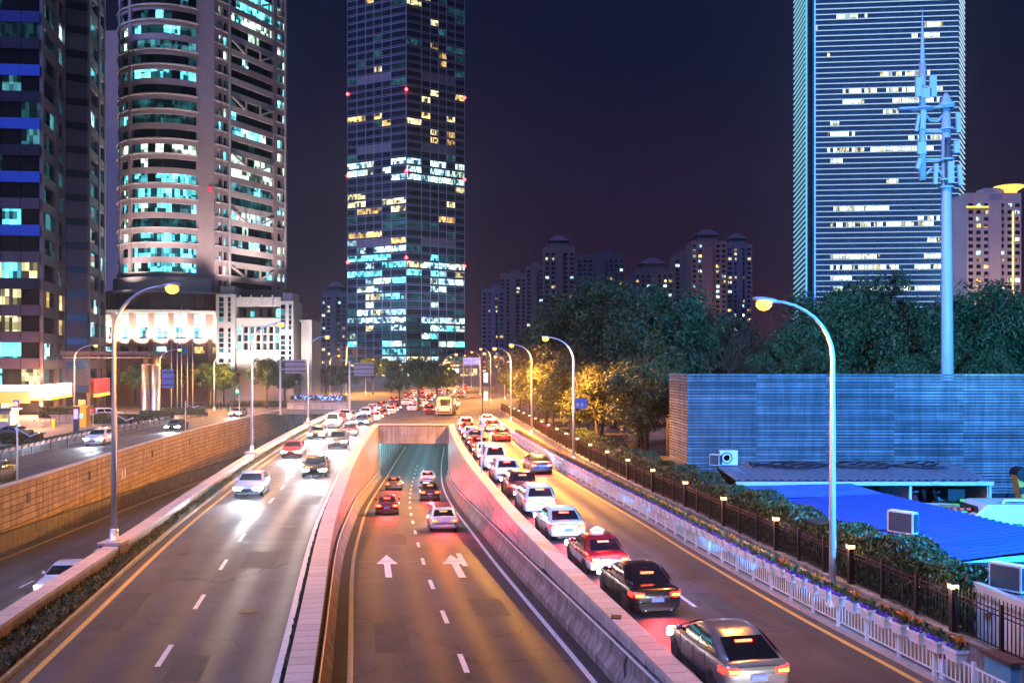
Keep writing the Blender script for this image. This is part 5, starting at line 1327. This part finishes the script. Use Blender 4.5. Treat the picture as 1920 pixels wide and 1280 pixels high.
corrugated(bil((12.3,42.9,2.2),(11.8,46.7,2.25),(17.4,46.7,2.38),(17.6,42.9,2.38)), 40, 1, .05).build('roof', mat('pale_blue_sheet',(.06,.14,.36),.35,var=.5,scale=.8), t)
MB().prism([(12.6,43.1),(17.3,43.1),(17.1,46.5),(12.1,46.5)], 0, 2.1).build('wall', shed_w, t)
# cables lying on the ribbed roof
for i in range(5):
    rnd = random.Random(60+i); pts = []
    for k in range(26):
        x = 13.2+.42*k; y = 49.7+.5*math.sin(k*.7+i)+.22*i
        pts.append(Vector((x, y, za+(zb-za)*(y-DS)/(DB-DS)+.12+.09*abs(math.sin(k*1.1+i)))))
    o = MB().tube(pts, .045, 6).build('cable', mat('black_cable',(.012,.012,.014),.5), top=pts[0]); tag(o, 'thick black cable lying loosely along the ribbed shed roof, %s of five' % nth(i), 'cable', 'cables on the ribbed roof')
ac_w = mat('unit_casing', (.66,.66,.64), .5, var=.12, scale=3)
def ac_unit(x, d, z, w, h, dep, rz, label):
    t = thing('air_conditioner', label, 'air conditioner', (x,d,z), 'outdoor cooling units of the yard', keep=False); t.rotation_euler = (0,0,rz)
    def P(name, mb, m, **k):
        o = mb.build(name, m, None, **k); o.parent = t; return o
    P('casing', MB().box((0,0,h/2+.05),(w,dep,h)), ac_w)
    for s in (-1,1): P('foot', MB().box((s*w*.35,0,.025),(.08,dep*1.05,.05)), steel_d)
    P('coil_panel', MB().box((0,dep/2+.006,h/2+.05),(w*.88,.012,h*.86)), mat('grille_dark',(.06,.07,.08),.5))
    P('fan_grille', MB().lathe([(.0,-.012),(h*.36,-.012),(h*.40,-.02),(h*.40,.02)], 24, (-w*.12,-dep/2-.01,h/2+.05), 'Y'), mat('grille_dark',(.06,.07,.08),.5))
    for k in range(3): P('grille_ring', MB().lathe([(h*(.1+.1*k),-.03),(h*(.115+.1*k),-.03),(h*(.115+.1*k),-.01),(h*(.1+.1*k),-.01)], 24, (-w*.12,-dep/2-.01,h/2+.05), 'Y'), ac_w)
    for k in range(9): P('vent_slat', MB().box((-w/2-.012,0,h*.18+.05+h*.08*k),(.02,dep*.75,.022)), steel_d)
    P('side_panel', MB().box((-w/2-.004,0,h/2+.05),(.008,dep*.85,h*.85)), mat('grille_dark',(.06,.07,.08),.5))
    return t
ac_unit(12.05, 50.6, 2.88, 1.0, .80, .36, .0, 'white cooling unit with round fan standing against the slatted wall')
ac_unit(11.35, 50.5, 2.86, .6, .62, .34, 2.4, 'small narrow cooling unit beside the larger one at the slatted wall')
ac_unit(14.55, 33.8, 2.24, 1.0, .80, .38, 2.25, 'white cooling unit standing on the bright blue roof by the hedge')
ac_unit(14.75, 27.0, 1.81, .95, .78, .36, 2.2, 'white cooling unit on the flat roof at the end of the hedge')
t = thing('pale_building', 'low pale blue flat-roofed hut at the end of the hedge', 'hut', (16, 27, 0))
MB().prism([(13.95,28.2),(14.5,17),(22,17),(22,29.0)], 0, 1.72).build('wall', mat('hut_wall',(.52,.58,.62),.6,var=.15), t)
MB().prism([(13.85,28.3),(14.4,16.9),(14.6,16.9),(14.05,28.4)], 1.72, 2.02).build('parapet', shed_w, t)
MB().prism([(14.06,28.3),(14.61,16.9),(22,16.9),(22,28.9)], 1.722, 1.80).build('roof', grey_r, t)
MB().box((14.1,24.4,1.0), (.05,2.2,1.0), .05).build('window', mat('frosted_pane',(.6,.6,.58),.4), t)
MB().box((13.9,26.6,1.42), (.2,.3,.2)).build('wall_lamp', ac_w, t)
rnd = random.Random(12)
for i in range(9):
    a = Vector((15.6+rnd.random()*2.5, 22.5+rnd.random()*3.5, 1.86+.05*i)); b = a+Vector((rnd.uniform(.6,2.2), rnd.uniform(-1.8,1.8), rnd.uniform(-.02,.08)))
    o = MB().tube([a,b], .04, 6).build('metal_pipe', steel_p, top=a); tag(o, 'loose metal pipe on the flat roof of the pale hut, %s in the heap' % nth(i), 'pipe', 'pipes on the hut roof')
def yard_vehicles():
    # yellow rescue truck roof with light bar, seen over the blue roof
    x, d = 19.75, 41.2
    t = thing('yellow_truck', 'yellow yard truck with arrow light bar parked before the open shed', 'truck', (x,d,0))
    yl = paint('yellow', (.70,.40,.06), 0)
    MB().loft([[(x-1.4,d,.6),(x+1.25,d,.6),(x+1.15,d,1.9),(x-1.3,d,1.95)],[(x-1.5,d+2.1,.6),(x+1.2,d+2.1,.6),(x+1.1,d+2.1,1.9),(x-1.4,d+2.1,1.95)]]).build('cab', yl, t, fix=True)
    MB().box((x+.3,d-.03,1.45), (1.5,.04,.6)).build('window', glass_d, t)
    for s in (-.6,.0,.6,1.1): MB().box((x+s,d-.06,1.45), (.10,.08,.8)).build('cage_bar', yl, t)
    MB().box((x+.25,d-.1,2.0), (2.2,.14,.09)).build('light_bar', steel_d, t)
    for k in range(7): MB().box((x-.7+.32*k,d-.19,2.0), (.17,.05,.08)).build('amber_lamp', glow('amber_bar',(1,.18,.03),.5), t)
    for s in (-1,1): MB().lathe([(.0,-.15),(.45,-.15),(.48,0),(.45,.15),(.0,.15)], 14, (x+s*1.1,d+.1,.48), 'Y').build('wheel', tyre_m, t)
    # red and yellow machines in the shed
    x, d = px_x(1735,48), 48.6
    t = thing('red_generator', 'red machine standing in the open shed', 'machine', (x,d,0))
    MB().box((x-.2,d,.6), (1.3,1.0,1.1)).build('housing', paint('machine_red',(.55,.02,.02),0), t); MB().box((x-.6,d,1.35), (.5,.7,.5)).build('hood', PAINTS['red'], t)
    MB().tube([(x+.2,d,1.3),(x+.1,d,2.0),(x-.3,d,2.3)], .12, 8).build('exhaust_hose', black_p, t, smooth=True)
    x = px_x(1790,48)
    t = thing('yellow_digger', 'small yellow digger with black engine in the open shed', 'digger', (x,d,0))
    MB().box((x,d,.8), (1.4,1.1,.7)).build('body', paint('yellow',(.70,.40,.06),0), t); MB().box((x+.2,d+.1,1.6), (.9,.9,.7)).build('engine', black_p, t)
    MB().tube([(x-.7,d,1.2),(x-.9,d,2.0),(x-.3,d,2.25),(x+.3,d,1.8)], .11, 8).build('boom', black_p, t, smooth=True)
    MB().box((x+.5,d-.6,1.3), (.5,.05,.22)).build('sign_plate', mat('plate_yellow',(.8,.6,.05),.5), t)
    for s in (-1,1): MB().box((x,d+s*.55,.25), (1.5,.3,.5)).build('track', tyre_m, t)
    # white service van at the right
    x, d = 22.4, 40.4
    t = thing('service_van', 'white service van with roof rail and green and violet side stripe in the yard', 'van', (x,d,0))
    sec = lambda y, q: [(x-1.9*q,y,.5),(x+2.9,y,.5),(x+2.9,y,2.0),(x+2.2,y,2.3),(x-1.2*q,y,2.28),(x-1.75*q,y,1.7)]
    o = MB().loft([sec(d,.96), sec(d+.15,1), sec(d+1.85,1), sec(d+2.0,.96)]).build('body', PAINTS['white'], t, fix=True)
    MB().box((x+1.4,d-.03,1.5), (2.0,.03,.6)).build('stripe_panel', mat('stripe_violet',(.12,.12,.55),.5), t)
    MB().box((x+.1,d-.035,1.2), (.45,.03,.5)).build('green_panel', mat('stripe_green',(.02,.18,.05),.5), t)
    MB().box((x-1.56,d+1,1.95), (.05,1.6,.45), 0).build('windscreen', glass_d, t)
    MB().tube([(x-.4,d+.3,2.3),(x-.3,d+.3,2.44),(x+2.0,d+.3,2.44)], .05, 6).build('roof_rail', ac_w, t)
    for s in (-1.1,2.0): MB().lathe([(.0,-.1),(.36,-.1),(.38,0),(.36,.1),(.0,.1)], 14, (x+s,d+.05,.38), 'Y').build('wheel', tyre_m, t)
    x, d = px_x(1916,46), 46
    t = thing('crane_arm', 'yellow and black striped crane arm at the edge of the yard', 'crane', (x,d,0))
    MB().beam((x+.6,d,.0), (x-.1,d,3.0), .6, .7).build('arm', mat('crane_yellow',(.6,.38,.05),.5), t)
    for k in range(3): MB().beam((x+.42-.16*k,d-.33,.7+.7*k), (x+.34-.16*k,d-.33,1.0+.7*k), .08, .74).build('black_stripe', black_p, t)
    MB().lathe([(.0,-.4),(.35,-.4),(.35,.4),(.0,.4)], 14, (x-.1,d,3.0), 'Y').build('pivot', steel_d, t)
yard_vehicles()
# roadside bin box at the near end of the walkway
t = thing('kerb_cabinet', 'brown-lidded roadside cabinet at the near end of the walkway', 'cabinet', (px_x(1880,24.6), 24.2, .12))
xx = px_x(1885,24.2)
MB().box((xx,24.2,.42), (1.0,.5,.6), -1.4).build('body', mat('cabinet_teal',(.10,.30,.38),.5), t); MB().box((xx,24.2,.76), (1.15,.62,.08), -1.4).build('lid', mat('lid_brown',(.10,.055,.04),.5), t)
x, d = WF(24.4)+.1, 24.4
t = thing('bollard', 'red and white banded bollard at the end of the flower railing', 'bollard', (x,d,.12))
MB().lathe([(.10,0),(.10,.55),(.0,.55)], 12, (x,d,.12)).build('post', rail_w, t); MB().lathe([(.103,.56),(.103,.82),(.06,.9),(.0,.92)], 12, (x,d,.12)).build('red_band', mat('band_red',(.6,.02,.03),.5), t)
# ------------------------------------------------------------------ telecom mast
def mast():
    D = 76.0; X = lambda p: px_x(p, D); Z = lambda p: py_z(p, D)
    t = thing('telecom_mast', 'tall telecom mast with panel antennas and a needle spire behind the slatted wall', 'mast', (X(1775), D, 0))
    pm = mat('mast_paint', (.55,.58,.62), .45, var=.1, scale=.6)
    x = X(1774)
    MB().tube([(x+.1,D,0),(x+.05,D,12),(x-.05,D,Z(195))], [.56,.47,.36], 16).build('shaft', pm, t, smooth=True)
    MB().lathe([(.5,0),(.72,.05),(.72,.25),(.5,.4),(.3,.9),(.12,1.2)], 14, (x-.05,D,Z(202))).build('shaft_cap', pm, t, smooth=True)
    x2 = X(1729)
    MB().tube([(x2,D,Z(338)),(x2,D,Z(120))], .28, 12).build('side_column', pm, t, smooth=True)
    MB().tube([(x2,D,Z(150)),(x2,D,Z(110)),(x2,D,Z(18))], [.26,.20,.02], 10).build('spire', pm, t, smooth=True)
    for y in (247, 300): MB().beam((x2,D,Z(y)), (x,D,Z(y)), .22, .22).build('bracket_beam', pm, t)
    for y, q in ((215,1),(330,-1)):
        MB().tube([(x2+.2,D,Z(y)),(x2+.7,D,Z(y+q*12)),(x-.7,D,Z(y+q*12)),(x-.3,D,Z(y))], .12, 8).build('curved_brace', pm, t, smooth=True)
    for z in (203, 243, 300, 338, 352):
        MB().lathe([(.62,-.07),(.62,.07),(.5,.07),(.5,-.07)], 14, (x,D,Z(z))).build('clamp_ring', pm, t)
    MB().beam((X(1682),D-.2,Z(206)), (X(1762),D-.2,Z(203)), .5, .16).build('top_platform', pm, t)
    MB().lathe([(.3,-.05),(.9,.0),(.9,.1),(.3,.12)], 14, (x2,D,Z(206))).build('platform_ring', pm, t)
    an = mat('antenna_white', (.62,.64,.66), .45, var=.06)
    for px, y0, y1, w, tilt in ((1716,150,185,.5,0),(1743,146,186,.55,0),(1724,212,246,.42,.06),(1714,218,250,.22,.18),(1790,215,252,.34,-.04),(1722,270,292,.7,0),(1716,300,320,.3,.3),(1776,306,346,.5,0),(1793,312,350,.34,-.1),(1748,310,348,.3,.05),(1787,268,290,.45,0),(1730,170,188,.8,0)):
        p = Vector((X(px), D-.55, (Z(y0)+Z(y1))/2))
        MB().box(None, (w,.22,abs(Z(y0)-Z(y1))), M=Matrix.Translation(p) @ Matrix.Rotation(tilt, 4, 'Y')).build('antenna_panel', an, t)
        MB().beam(p+Vector((0,.1,0)), (x if px > 1750 else x2, D, p.z), .07, .07).build('antenna_arm', steel_d, t)
    for k in range(5):
        MB().tube([(x-.3+.12*k,D-.42,Z(352)),(x-.34+.14*k,D-.46,Z(300)),(x-.3+.1*k,D-.4,Z(260))], .035, 5).build('cable', black_p, t)
mast()
# ------------------------------------------------------------------ plaza beyond the service road
def canopy():
    D = 158; X = lambda p: px_x(p, D); Z = lambda p: py_z(p, D)
    t = thing('entrance_canopy', 'long flat canopy on twin steel drums between office block and tower', 'canopy', (X(205), D, 0))
    MB().box(((X(118)+X(286))/2, D+3, Z(662)), (X(286)-X(118), 8, .7)).build('roof', clad_d, t)
    MB().box(((X(120)+X(284))/2, D+3, Z(670)), (X(284)-X(120), 7.4, .12)).build('soffit', mat('soffit',(.6,.5,.52),.5), t)
    for p in (270, 288): MB().lathe([(.85,0),(.85,.2),(.72,.25),(.72,Z(684)),(.80,Z(684)+.1),(.4,Z(684)+.2),(.4,Z(666))], 18, (X(p), D+1, 0)).build('steel_drum', mat('brushed_steel',(.5,.48,.5),.3,metal=.9,var=.1), t, smooth=True)
    for z in (3,5.5): MB().lathe([(.74,0),(.74,.06)], 18, (X(270),D+1,z)).build('drum_band', steel_d, t)
    lamp('POINT', 'canopy_light', (X(200), D+2, Z(680)), 1500, (1,.75,.7), .5, parent=t)
canopy()
def board(px0, px1, py0, py1, D, label, m, arrows=None, post=True, cat='sign'):
    X = lambda p: px_x(p, D); Z = lambda p: py_z(p, D); xm = (X(px0)+X(px1))/2
    t = thing('road_sign', label, cat, (xm, D, 0))
    MB().box((xm, D, (Z(py0)+Z(py1))/2), (X(px1)-X(px0), .12, Z(py0)-Z(py1))).build('panel', m, t)
    n = 3
    for k in range(n): MB().box((xm, D-.1, Z(py1)+(Z(py0)-Z(py1))*(k+.5)/n), (X(px1)-X(px0)+.5, .08, .12)).build('stiffener', steel_d, t)
    if post:
        MB().tube([(X(px0)-.8,D,0),(X(px0)-.8,D,Z(py0)+.3)], .16, 8).build('post', steel_p, t)
        for k in (0,1): MB().beam((X(px0)-.8,D,Z(py0)-.4-1.2*k), (X(px0)+.3,D,Z(py0)-.4-1.2*k), .1, .1).build('arm', steel_p, t)
    return t
back_m = mat('sign_back', (.42,.36,.44), .5, metal=.3, var=.12, scale=1)
board(304,327,692,727,140,'blue panelled road sign board on a post among the flagpoles', mat('sign_blue',(.10,.20,.55),.5,var=.15,scale=1))
board(535,572,674,700,150,'lilac back of a large road sign in front of the gatehouse', back_m)
board(664,701,680,704,165,'lilac back of a large road sign near the glass tower foot', back_m)
t = thing('direction_sign', 'blue direction sign with white symbols fixed to the second fence-side lamp', 'sign', (px_x(1089,76.9), 76.9, 6.2))
MB().box((px_x(1089,76.9), 76.85, py_z(756,76.9)), (1.05,.05,.85)).build('panel', glow('sign_blue_lit',(.03,.12,.8),.5), t)
for q in (-.28,.1): MB().loft([[(px_x(1089,76.9)+q+a,76.81,py_z(756,76.9)+b) for a,b in ((-.1,-.25),(.1,-.25),(.1,.05),(-.1,.05))],[(px_x(1089,76.9)+q+a,76.80,py_z(756,76.9)+b) for a,b in ((-.1,-.25),(.1,-.25),(.1,.05),(-.1,.05))]]).build('symbol', paint_w, t)
MB().box((px_x(1089,76.9)-.5, 76.86, py_z(752,76.9)), (.06,.06,2.0)).build('bracket', steel_p, t)
# dotted LED board over the avenue
D = 240; xm = px_x(885,D)
t = thing('led_board', 'violet dotted LED board over the avenue', 'LED board', (xm, D, 0))
MB().box((xm, D, py_z(677,D)), (px_x(900,D)-px_x(870,D), .3, 1.9)).build('panel', glow('led_lilac',(.55,.5,1),.9), t)
mb = MB(); rnd = random.Random(8)
for i in range(10):
    for j in range(5):
        if rnd.random() < .75: mb.lathe([(.0,-.02),(.15,-.02),(.15,.02),(.0,.02)], 8, (xm-1.9+.42*i, D-.17, py_z(677,D)-.72+.36*j), 'Y')
o = mb.build('led_dots', glow('led_violet',(.12,.03,.9),1.2), t); o['kind'] = 'stuff'
for s in (-1,1): MB().tube([(xm+s*2.3,D+.3,0),(xm+s*2.3,D+.3,py_z(670,D))], .15, 8).build('post', steel_p, t)
for i, (px, py) in enumerate(((911,708),(911,742))):
    D = 150+6*i
    t = thing('light_box', 'glowing white upright light box by the crossing, %s one' % ('farther' if i == 0 else 'nearer'), 'light box', (px_x(px,D), D, 0))
    MB().box((px_x(px,D), D, py_z(py,D)), (.6,.3,1.5)).build('panel', glow('box_white',(.8,.88,1),3), t); MB().tube([(px_x(px,D)-.55,D,0),(px_x(px,D)-.55,D,py_z(py,D)+1)], .07, 6).build('post', steel_d, t)
# traffic signal, flagpoles
x, d = px_x(446,172), 172
t = thing('traffic_light', 'traffic light showing green at the crossing', 'traffic light', (x,d,0))
MB().tube([(x-.5,d,0),(x-.5,d,6.2),(x+.2,d,6.3)], .1, 8).build('post', steel_d, t); MB().box((x,d,3.6), (.5,.35,1.3)).build('housing', black_p, t)
for k, m in enumerate((glow('signal_green',(.05,1,.55),40), mat('lens_amber_off',(.1,.06,.01),.3), mat('lens_red_off',(.1,.01,.01),.3))): MB().lathe([(.0,-.05),(.17,-.05),(.17,0),(.0,0)], 12, (x,d-.18,3.2+.4*k), 'Y').build('signal_lens', m, t)
lamp('POINT', 'signal_glow', (x,d-.8,3.2), 220, (.05,1,.5), .2, parent=t)
for i, px in enumerate((322,333,341,352,362)):
    D = 168; x = px_x(px,D)
    t = thing('flagpole', 'slim bare flagpole before the round podium, %s of five' % nth(i), 'flagpole', (x,D,0), 'flagpoles before the podium')
    MB().tube([(x,D,0),(x,D,py_z([640,590,575,580,590][i],D))], [.1,.05], 8).build('pole', steel_p, t, smooth=True); MB().lathe([(.0,0),(.1,.1),(.0,.2)], 8, (x,D,py_z([640,590,575,580,590][i],D))).build('finial', steel_p, t)
# guard booth, pay station, hedges, barrier and small things of the car park
def plaza_bits():
    X = px_x
    D = 118; x = X(12,D)
    t = thing('guard_booth', 'small pale guard booth at the car park entrance', 'booth', (x,D,0))
    MB().box((x,D,1.25), (2.2,2,2.5)).build('cabin', mat('booth_wall',(.5,.5,.55),.6), t); MB().box((x,D,2.6), (2.9,2.6,.25)).build('roof', clad_g, t); MB().box((x+.2,D-1.02,1.5), (1.2,.05,.9)).build('window', win_warm, t)
    D = 122; x = X(157,D)
    t = thing('pay_station', 'yellow car park pay kiosk with blue screen', 'kiosk', (x,D,0))
    MB().box((x,D,1.3), (1.3,1.2,2.6)).build('cabinet', mat('kiosk_yellow',(.65,.42,.04),.5), t); MB().box((x,D,2.75), (1.9,1.7,.25)).build('roof', mat('kiosk_yellow',(.65,.42,.04),.5), t); MB().box((x-.1,D-.62,1.5), (.55,.05,.5)).build('screen', glow('screen_blue',(.08,.4,1),3), t); MB().box((x-.2,D,3.3), (.9,.2,.7)).build('sign', glow('sign_amber',(1,.50,.12),.95), t)
    D = 112; x = X(144,D)
    t = thing('sign_totem', 'violet lit totem sign by the pay kiosk', 'totem', (x,D,0))
    MB().box((x,D,1.6), (.65,.3,3.2)).build('column', clad_d, t); MB().box((x,D-.17,2.3), (.5,.04,1.2)).build('lit_panel', glow('totem_violet',(.5,.3,1),1.6), t)
    D = 120; x = X(33,D)
    t = thing('parking_sign', 'round purple parking sign on a thin post', 'sign', (x,D,0))
    MB().tube([(x,D,0),(x,D,3.6)], .06, 6).build('post', steel_p, t); MB().box((x-.1,D-.05,3.0), (.8,.08,1.4)).build('panel', glow('sign_purple',(.12,.03,.6),.6), t); MB().lathe([(.0,-.04),(.3,-.04),(.3,.02),(.0,.02)], 14, (x-.15,D-.1,3.2), 'Y').build('disc', glow('disc_warm',(1,.4,.2),1.4), t)
    D = 124; x = X(175,D)
    t = thing('stop_disc', 'red round no-entry disc beside the pay kiosk', 'sign', (x,D,0)); MB().tube([(x,D,0),(x,D,2.1)], .05, 6).build('post', steel_p, t); MB().lathe([(.0,-.03),(.42,-.03),(.42,.03),(.0,.03)], 18, (x,D-.06,2.1), 'Y').build('disc', mat('disc_red',(.6,.04,.03),.5), t); MB().box((x,D-.1,2.1), (.5,.02,.13)).build('bar', paint_w, t)
    for i, (px0, px1, D, h, lab) in enumerate(((0,68,96,1.0,'clipped hedge near the car park railing, closest to the camera'),(70,130,142,1.6,'rounded shrub bed before the office block'),(170,262,128,1.2,'hedge bed beside the pay kiosk on the plaza'),(262,320,136,1.3,'hedge bed under the blue road sign board'),(300,380,150,1.0,'long low hedge before the flagpoles'),(430,540,178,1.0,'low clipped hedge under the street trees'))):
        rn = random.Random(90+i); x0, x1 = X(px0,D), X(px1,D)
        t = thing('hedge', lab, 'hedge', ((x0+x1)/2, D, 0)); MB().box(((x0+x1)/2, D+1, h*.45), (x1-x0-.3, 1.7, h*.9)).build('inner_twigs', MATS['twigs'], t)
        mb = MB()
        for _ in range(1400):
            p = Vector((x0+(x1-x0)*rn.random(), D+2*rn.random(), h*(.15+.9*rn.random()**.5))); s = .16
            if rn.random() < .5: p.y = D+.05
            else: p.z = h*(.95+.1*rn.random())
            M = Matrix.Translation(p) @ Euler((rn.random()*6,rn.random()*6,rn.random()*6)).to_matrix().to_4x4(); mb.add([M @ Vector(q) for q in ((-s,0,0),(0,-s*.5,0),(s,0,0),(0,s*.5,0))], [(0,1,2,3)])
        o = mb.build('foliage', leaf_m, t); o['kind'] = 'stuff'
    D = 130
    t = thing('low_wall', 'white low slotted wall before the shrub bed', 'wall', (X(115,D), D, 0)); 
    for k in range(6): MB().box((X(98,D)+.52*k*1.05+.2, D, .5), (.45,.25,1.0)).build('pier', tile_l, t)
    MB().box((X(116,D), D, 1.08), (3.4,.35,.16)).build('coping', tile_l, t)
    t = thing('barrier_gate', 'red and white striped car park barrier arm', 'barrier', (X(75,120),120,0)); MB().box((X(102,120),120,.6), (.4,.4,1.2)).build('housing', mat('kiosk_yellow',(.65,.42,.04),.5), t)
    for k in range(8): MB().box((X(102,120)-.35-.36*k,120-.1,1.0), (.35,.06,.1)).build('stripe', [mat('band_red',(.6,.02,.03),.5), paint_w][k % 2], t)
    for i, (px, D) in enumerate(((50,116),(81,121))):
        t = thing('traffic_cone', 'small traffic cone near the barrier arm, %s one' % ('nearer' if i == 0 else 'farther'), 'cone', (X(px,D),D,0.01)); MB().lathe([(.16,.03),(.11,.25),(.06,.5),(.02,.62)], 10, (X(px,D),D,.01)).build('body', mat('cone_orange',(.7,.16,.03),.5), t); MB().box((X(px,D),D,.03), (.42,.42,.04)).build('base', black_p, t)
        MB().lathe([(.115,.26),(.085,.40)], 10, (X(px,D),D,.01)).build('band', paint_w, t)
    car('suv','white',X(203,140),140,.012,-.9,'white off-road car parked behind the pay kiosk','parked cars of the plaza','none',1)
    car('sedan','grey',X(22,104),104,.012,1.35,'dark saloon parked by the guard booth','parked cars of the plaza','none',1)
    car('sedan','silver',X(198,132),132,.012,-1.2,'silver car parked in front of the white off-road car','parked cars of the plaza','none',1)
    lamp('POINT', 'booth_light', (X(60,118),117,3.4), 4000, (1,.45,.2), .4)
plaza_bits()
# pedestrians waiting at the far kerb
def person(x, d, label, col, seed):
    rn = random.Random(seed); me = bpy.data.meshes.new('person')
    st = rn.uniform(.06,.16)
    v = [(0,0,.95),(0,0,1.22),(0,0,1.42),(0,0,1.52),(0,-.02,1.66),(.10,0,.92),(.11,st,.50),(.11,st*1.2,.07),(.11,st*1.2-.14,.03),(-.10,0,.92),(-.11,-st,.50),(-.11,-st*1.2,.07),(-.11,-st*1.2-.14,.03),(.19,0,1.40),(.24,.03,1.14),(.23,-.06,.90),(-.19,0,1.40),(-.24,.0,1.14),(-.23,-.10,.92),(0,-.02,1.76)]
    e = [(0,1),(1,2),(2,3),(3,4),(4,19),(0,5),(5,6),(6,7),(7,8),(0,9),(9,10),(10,11),(11,12),(2,13),(13,14),(14,15),(2,16),(16,17),(17,18)]
    rad = [.15,.14,.15,.06,.10,.10,.065,.045,.04,.10,.065,.045,.04,.07,.05,.035,.07,.05,.035,.085]
    me.from_pydata(v, e, []); o = bpy.data.objects.new('person', me); COL.objects.link(o); o.location = (x,d,.01); o.rotation_euler = (0,0,rn.random()*6)
    me.materials.append(mat('clothes_'+col[0], col[1], .8))
    m = o.modifiers.new('skin','SKIN'); 
    for i, sv in enumerate(me.skin_vertices[0].data): sv.radius = (rad[i], rad[i]); sv.use_root = i == 0
    s = o.modifiers.new('sub','SUBSURF'); s.levels = 1; s.render_levels = 1
    tag(o, label, 'person', 'people waiting at the crossing')
for i, (px, D, c, w) in enumerate(((408,158,('dark',(.03,.03,.04)),'dark coat, standing nearest the lamp post'),(414,160,('brown',(.10,.06,.04)),'brown jacket, second from the lamp post'),(428,157,('navy',(.03,.04,.10)),'navy jacket, third from the lamp post'),(436,159,('grey',(.12,.12,.13)),'grey jacket, farthest from the lamp post'))):
    person(px_x(px,D), D, 'person in a '+w+' at the crossing', c, 70+i)
# floodlight mast of the yard, standing behind the camera's side of the fence: lights screen, sheds and mast
t = thing('floodlight_mast', 'cool floodlights on a steel mast inside the yard', 'floodlight', (27,16,0))
MB().tube([(27,16,0),(27,16,11)], [.16,.1], 10).build('post', steel_p, t, smooth=True)
for s in (-1,1):
    MB().box((27+s*.6,16.1,11), (.7,.3,.5)).build('lamp_housing', black_p, t); MB().box((27+s*.6,16.27,11), (.6,.03,.4)).build('lamp_glass', glow('flood_lens',(.2,.5,1),20), t)
lamp('SPOT', 'yard_floodlight', (26.4,16.6,11), 150000, (.015,.30,1), .3, 105, .6, (22,57,4), t)
lamp('SPOT', 'mast_floodlight', (27.6,16.6,11.2), 110000, (.12,.48,1), .3, 50, .7, (36,76,24), t)
# ------------------------------------------------------------------ the town's night air
def haze():
    mb = MB().box((0, 470, 98), (1500, 1000, 216))
    m = bpy.data.materials.new('night_haze'); MATS['night_haze'] = m; m.use_nodes = True; t = m.node_tree
    t.nodes.remove(t.nodes['Principled BSDF']); v = t.nodes.new('ShaderNodeVolumePrincipled')
    v.inputs['Density'].default_value = .00030; v.inputs['Anisotropy'].default_value = .86; v.inputs['Color'].default_value = (.9,.88,.95,1)
    t.links.new(v.outputs[0], t.nodes['Material Output'].inputs['Volume'])
    try: m.cycles.homogeneous_volume = True
    except Exception: pass
    tag(mb.build('haze', m), 'thin night haze over the whole town', 'haze', kind='stuff')
haze()
